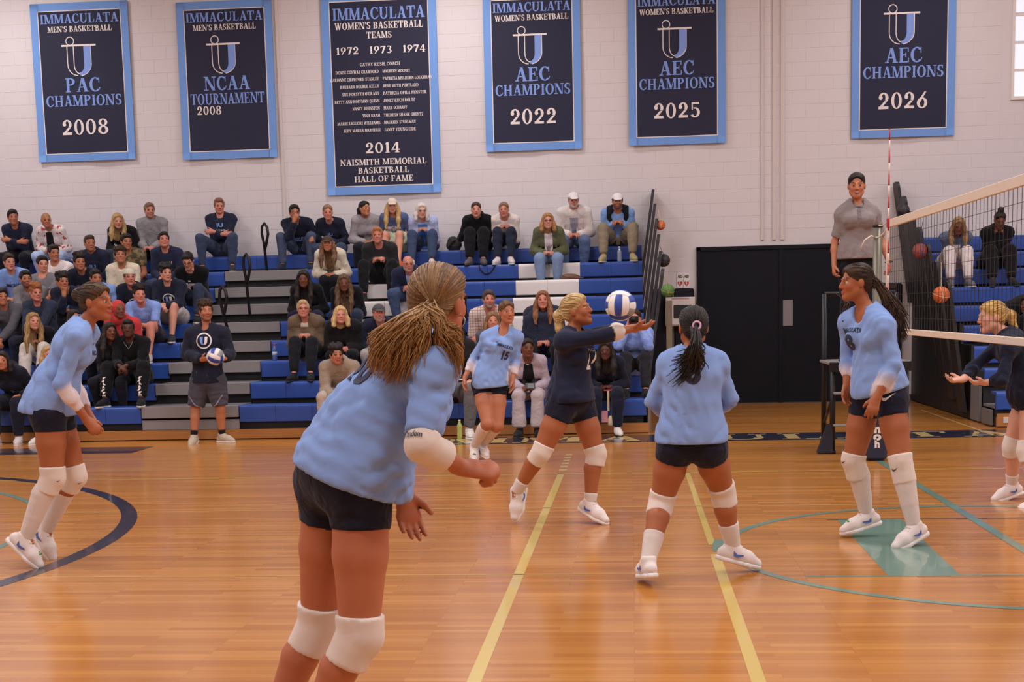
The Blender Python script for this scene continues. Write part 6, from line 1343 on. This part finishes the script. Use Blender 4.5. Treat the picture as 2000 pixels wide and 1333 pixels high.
# referee on the stand
YR = 14.2
J = pose(YR, dict(pel=(1674, 494), neck=(1674, 399, 0), head=(1673, 363, -.04), shR=(1645, 421), shL=(1705, 421), elR=(1630, 474, .03), elL=(1722, 472, .03), wrR=(1629, 518, -.05), wrL=(1736, 512, -.05), hpR=(1656, 500), hpL=(1692, 500), knR=(1654, 588, -.03), knL=(1694, 588, -.03), anR=(1653, 671, .0), anL=(1695, 670, .0), toeR=(1646, 690, -.16), toeL=(1702, 690, -.16)),
         hf=(-.12, -1, -.08), hu=(0, 0, 1), hdR=(0, -.1, -1), hdL=(.05, -.1, -1), hnR=(.9, 0, 0), hnL=(-.9, 0, 0), cuR=.45, cuL=.4)
for sd in 'LR':
    dz_ = SZ+.085-J['an'+sd][2]; J['an'+sd][2] += dz_; J['toe'+sd][2] = SZ+.03; J['kn'+sd] = lerp(J['hp'+sd], J['an'+sd], .5)+V3(0, -.02, 0)
pR = dict(hi=1, sex='f', s=1.04, hs=1.05, tone='tan', hair=('tight', '#14110f', '#2a2320'), top=dict(col='#857b7b', e=.026, se=.020, t1=.82, name='polo_shirt', hem=.06), bottom=dict(col='#15161f', e=.006, rise=.02, name='trousers'), shoes=('#17171a', '#222226'))
o = person('referee in grey polo shirt with a whistle, standing on the dark stand', J, pR)
Hh = Hpt(J, 1.05); MB().box(*[f(a) for a, f in ((Hh(0, .125, -.062)[0]-.012, float), (Hh(0, .125, -.062)[0]+.012, float))], Hh(0, .125, -.062)[1]-.012, Hh(0, .125, -.062)[1]+.02, Hh(0, .125, -.062)[2]-.008, Hh(0, .125, -.062)[2]+.008, bev=.003).build('whistle', mat('whistle_grey', '#8f9498', .3, metal=.5), o)
F = Fld(); P, up, rt, fw = pR['_frame']; n = J['neck']
for sg in (-1, 1): F.cone(n+rt*sg*.068+up*.022, n+fw*.092-up*.03+rt*sg*.022, .020, .015, .02); F.cone(n+fw*.092-up*.03+rt*sg*.022, n+fw*.092-up*.055+rt*sg*.05, .014, .010, .02); F.cone(n+rt*sg*.068+up*.022, n-fw*.06+up*.035, .020, .022, .02)
V, Q = field_mesh(F, .008); link('collar', mesh_np('collar', V, Q), fabric('#7d7474'), pR['_topo'])
quads_decal(pR['_topo'], pR['_top'], [[(-.5, 0), (.5, 0), (.5, 1), (-.5, 1)]], P(.68)+fw*.02, -rt, P(.9)-P(.68), fw, .03, 1, fabric('#736a6b'), 'placket')
MB().tube([J['wrL']+.034*V3(math.cos(a), math.sin(a), .1*math.cos(a)) for a in [i*math.pi/8 for i in range(16)]], .008, 6, True).build('wristwatch', mat('watch_black', '#17171a', .4), o, True)
# ball retriever on the floor
YM_ = 16.12
J = pose(YM_, dict(pel=(406, 738), neck=(404, 640, 0), head=(402, 608, -.03), shR=(373, 653), shL=(437, 652), elR=(364, 693, -.02), elL=(450, 692, -.02), wrR=(395, 703, -.24), wrL=(437, 701, -.24), hpR=(391, 746), hpL=(421, 746), knR=(382, 800, -.02), knL=(431, 799, -.02), anR=(379, 852, -.05), anL=(434, 850, .03), toeR=(372, 868, -.2), toeL=(458, 861, -.06)),
         hf=(.55, -1, -.02), hu=(0, 0, 1), hdR=(.85, -.4, .1), hdL=(-.85, -.4, .1), hnR=(.5, .2, .6), hnL=(-.5, .2, .6), cuR=.35, cuL=.35)
pM = dict(hi=1, sex='m', s=.98, tone='tan', hair=('curly', *DBR, .2, .98), beard='#8a5c46', top=dict(col='#1e2132', e=.03, name='sweatshirt', hem=.06, prints=[('crest', '', .74, 0, .095)]), bottom=dict(col='#4a4853', t1=.93, e=.035, name='shorts', rise=.1), shoes=('#b3a490', '#d8cfc2'))
o = person('young man standing by the stairs holding a volleyball, navy sweatshirt and grey shorts', J, pM)
for sd in 'LR': sock(o, J, .98, sd, .78, 1.0, '#15151a')
for sd in 'LR':
    quads_decal(pM['_boto'], pM['_bot'], [[(-.5, .5), (-.42, .5), (.1, -.2), (.02, -.25)], [(.02, -.25), (.1, -.2), (.5, -.4), (.5, -.5)]], lerp(J['hp'+sd], J['kn'+sd], .72), V3(1 if sd == 'R' else -1, 0, 0), V3(0, 0, 1), V3(0, -1, 0), .15, .16, mat('shorts_trim', '#8b8894', .6), 'trim')
volleyball(at(421, 697, YM_-.33), (.5, .4, .2), 'blue and white volleyball held by the young man at the stairs')
volleyball(at(1212, 597, 9.35), (.25, 1.62, .1), 'blue, white and grey volleyball in the air above outstretched arms')

# ------------------------------------------------------------------ small things
def lathe(prof, c, n=16):
    V = []; F = []
    for r, z in prof: V += [(c[0]+r*math.cos(2*math.pi*i/n), c[1]+r*math.sin(2*math.pi*i/n), c[2]+z) for i in range(n)]
    for j in range(len(prof)-1):
        for i in range(n): k = (i+1) % n; F.append((j*n+i, j*n+k, (j+1)*n+k, (j+1)*n+i))
    F.append(tuple(range(n-1, -1, -1))); F.append(tuple((len(prof)-1)*n+i for i in range(n))); return MB().add(V, F)
def bottle(c, label, liquid, capc, lab=None, h=.22, r=.032):
    o = empty('water_bottle', c, label, 'bottle'); k = h/.22
    lathe([(r*.9, 0), (r, .01*k), (r, .06*k), (r*.92, .09*k), (r, .12*k), (r, .15*k), (r*.5, .185*k), (r*.42, .2*k)], c).build('bottle_body', liquid, o, True); lathe([(r*.45, .198*k), (r*.45, .22*k)], c).build('cap', capc, o, True)
    if lab: lathe([(r*1.02, .065*k), (r*1.02, .115*k)], c).build('label_band', lab, o, True)
clearp = mat('clear_plastic', '#c4cbd8', .1, trans=.6)
bottle(V3(at(1210, 512, yrow(8)+.12)[0], yrow(8)+.12, zrow(8)), 'clear plastic water bottle on the top bench by the khaki trousers', clearp, mat('bottle_cap_white', '#d8d2d0', .5))
bottle(V3(at(537, 700, yrow(3)+.1)[0], yrow(3)+.10, zrow(3)), 'blue drink bottle with red cap on the bench by the stairs', mat('blue_drink', '#4a66a8', .2), mat('bottle_cap_red', '#b0343a', .5), mat('bottle_label', '#b9c0d0', .5))
bottle(V3(at(897, 850, 16.1)[0], 16.15, 0), 'yellow-green drink bottle on the floor by the front bench', mat('lime_drink', '#a9b060', .2), mat('bottle_cap_pale', '#cfd8c0', .5), h=.23)
c = (CUPJ['wrR']+CUPJ['wrL'])/2+V3(0, -.06, -.06); o = empty('drink_cup', c, 'clear cup of red drink held by the young man in beige', 'cup')
lathe([(.032, 0), (.040, .06)], c).build('red_drink', mat('red_drink', '#a8302c', .2), o, True); lathe([(.040, .06), (.046, .12), (.047, .125)], c).build('cup_rim', mat('cup_plastic', '#bdb4b2', .15, trans=.5), o, True)
c = (CLIPJ['wrR']+CLIPJ['wrL'])/2+V3(0, -.05, .04); o = empty('clipboard', c, 'white sheet on a clipboard on the lap of the dark-haired woman', 'clipboard')
MB().box(c[0]-.16, c[0]+.16, c[1]-.12, c[1]+.12, c[2]-.012, c[2]-.004, bev=.003).build('board', mat('board_brown', '#7a6450', .6), o); MB().box(c[0]-.15, c[0]+.15, c[1]-.115, c[1]+.10, c[2]-.004, c[2]).build('paper', mat('paper_white', '#e6ddd8', .7), o); MB().box(c[0]-.04, c[0]+.04, c[1]+.09, c[1]+.12, c[2], c[2]+.012, bev=.003).build('clip', blk_metal, o)
c = (PHONEJ['wrR']+PHONEJ['wrL'])/2+V3(.03, -.09, .03); o = empty('camera', c, 'small grey camera in the hands of the woman in lilac', 'camera')
MB().box(c[0]-.06, c[0]+.06, c[1]-.02, c[1]+.02, c[2]-.035, c[2]+.035, bev=.008).build('camera_body', mat('camera_grey', '#55585c', .4), o); MB().box(c[0]-.03, c[0]+.045, c[1]-.023, c[1]-.02, c[2]-.025, c[2]+.025).build('screen', mat('screen_grey', '#8b9296', .2), o)
c = (TAGJ['wrR']+TAGJ['wrL'])/2+V3(.02, -.08, -.04); o = empty('hanging_tag', c, 'pink and cream tag hanging from the hands of the woman in navy', 'tag')
MB().box(c[0]-.01, c[0]+.015, c[1]-.004, c[1]+.004, c[2]-.24, c[2]+.0).build('strap', mat('tag_cream', '#cdb898', .7), o); MB().box(c[0]-.085, c[0]-.005, c[1]-.008, c[1]+.004, c[2]-.38, c[2]-.24, bev=.003).build('pink_tag', mat('tag_pink', '#c98a94', .6), o); lathe([(.03, 0), (.036, .02), (.036, .08), (.02, .12)], c+V3(.03, 0, -.42)).build('cream_tag', MATS['tag_cream'], o, True); MB().box(c[0]-.05, c[0]+.05, c[1]-.006, c[1]+.006, c[2]-.005, c[2]+.01, bev=.003).build('pink_bar', mat('tag_rose', '#b8485c', .5), o)
H = Hpt(CAMJ, .94); c = H(0, .17, -.005); o = empty('camera', c, 'black camera held up to the face by the woman in pale blue', 'camera')
MB().box(c[0]-.06, c[0]+.06, c[1]-.03, c[1]+.03, c[2]-.04, c[2]+.04, bev=.008).build('camera_body', blk_metal, o); MB().tube([(c[0], c[1]-.03, c[2]), (c[0], c[1]-.10, c[2])], .032, 14).build('lens', blk_metal, o, True)
c = V3(at(1113, 543, yrow(7)+.1)[0], yrow(7)+.10, zrow(7)); o = empty('handbag', c, 'flat brown leather handbag on the white bench beside the woman in olive', 'handbag')
F = Fld(); F.ell(c+V3(0, 0, .03), (.15, .07, .05)); F.half(c, V3(0, 0, -1)); V, Q = field_mesh(F, .012); link('bag_body', mesh_np('bag_body', V, Q), mat('brown_leather', '#6a4634', .5), o); MB().tube(sag(c+V3(-.1, -.06, .05), c+V3(.2, -.08, .015), .01), .008, 6).build('handle', MATS['brown_leather'], o, True)
c = V3(at(887, 489, yrow(9)+.12)[0], yrow(9)+.14, zrow(9)); o = empty('backpack', c, 'slouched dark grey backpack on the top bench beside the black hoodie', 'backpack')
F = Fld(); F.ell(c+V3(0, 0, .08), (.12, .09, .10)); F.ell(c+V3(-.02, 0, .15), (.07, .06, .06), None, .05); F.half(c, V3(0, 0, -1)); F.disp = folds(9, .006, 30); V, Q = field_mesh(F, .014); link('bag_body', mesh_np('bag_body', V, Q), fabric('#3c3836'), o); MB().tube([c+V3(-.06, -.09, .05), c+V3(-.02, -.10, .12), c+V3(.03, -.09, .16)], .012, 6).build('strap', fabric('#2a2726'), o, True)
st_ = [at(x, y, yrow(8)-.012) for x, y in ((935, 517), (938, 528), (948, 536), (958, 533), (966, 521), (968, 515))]; tag(MB().tube(st_, .010, 6).build('bag_strap', fabric('#2e2230'), None, True), 'dark loop of bag strap hanging over the bench below the black hoodie', 'strap')
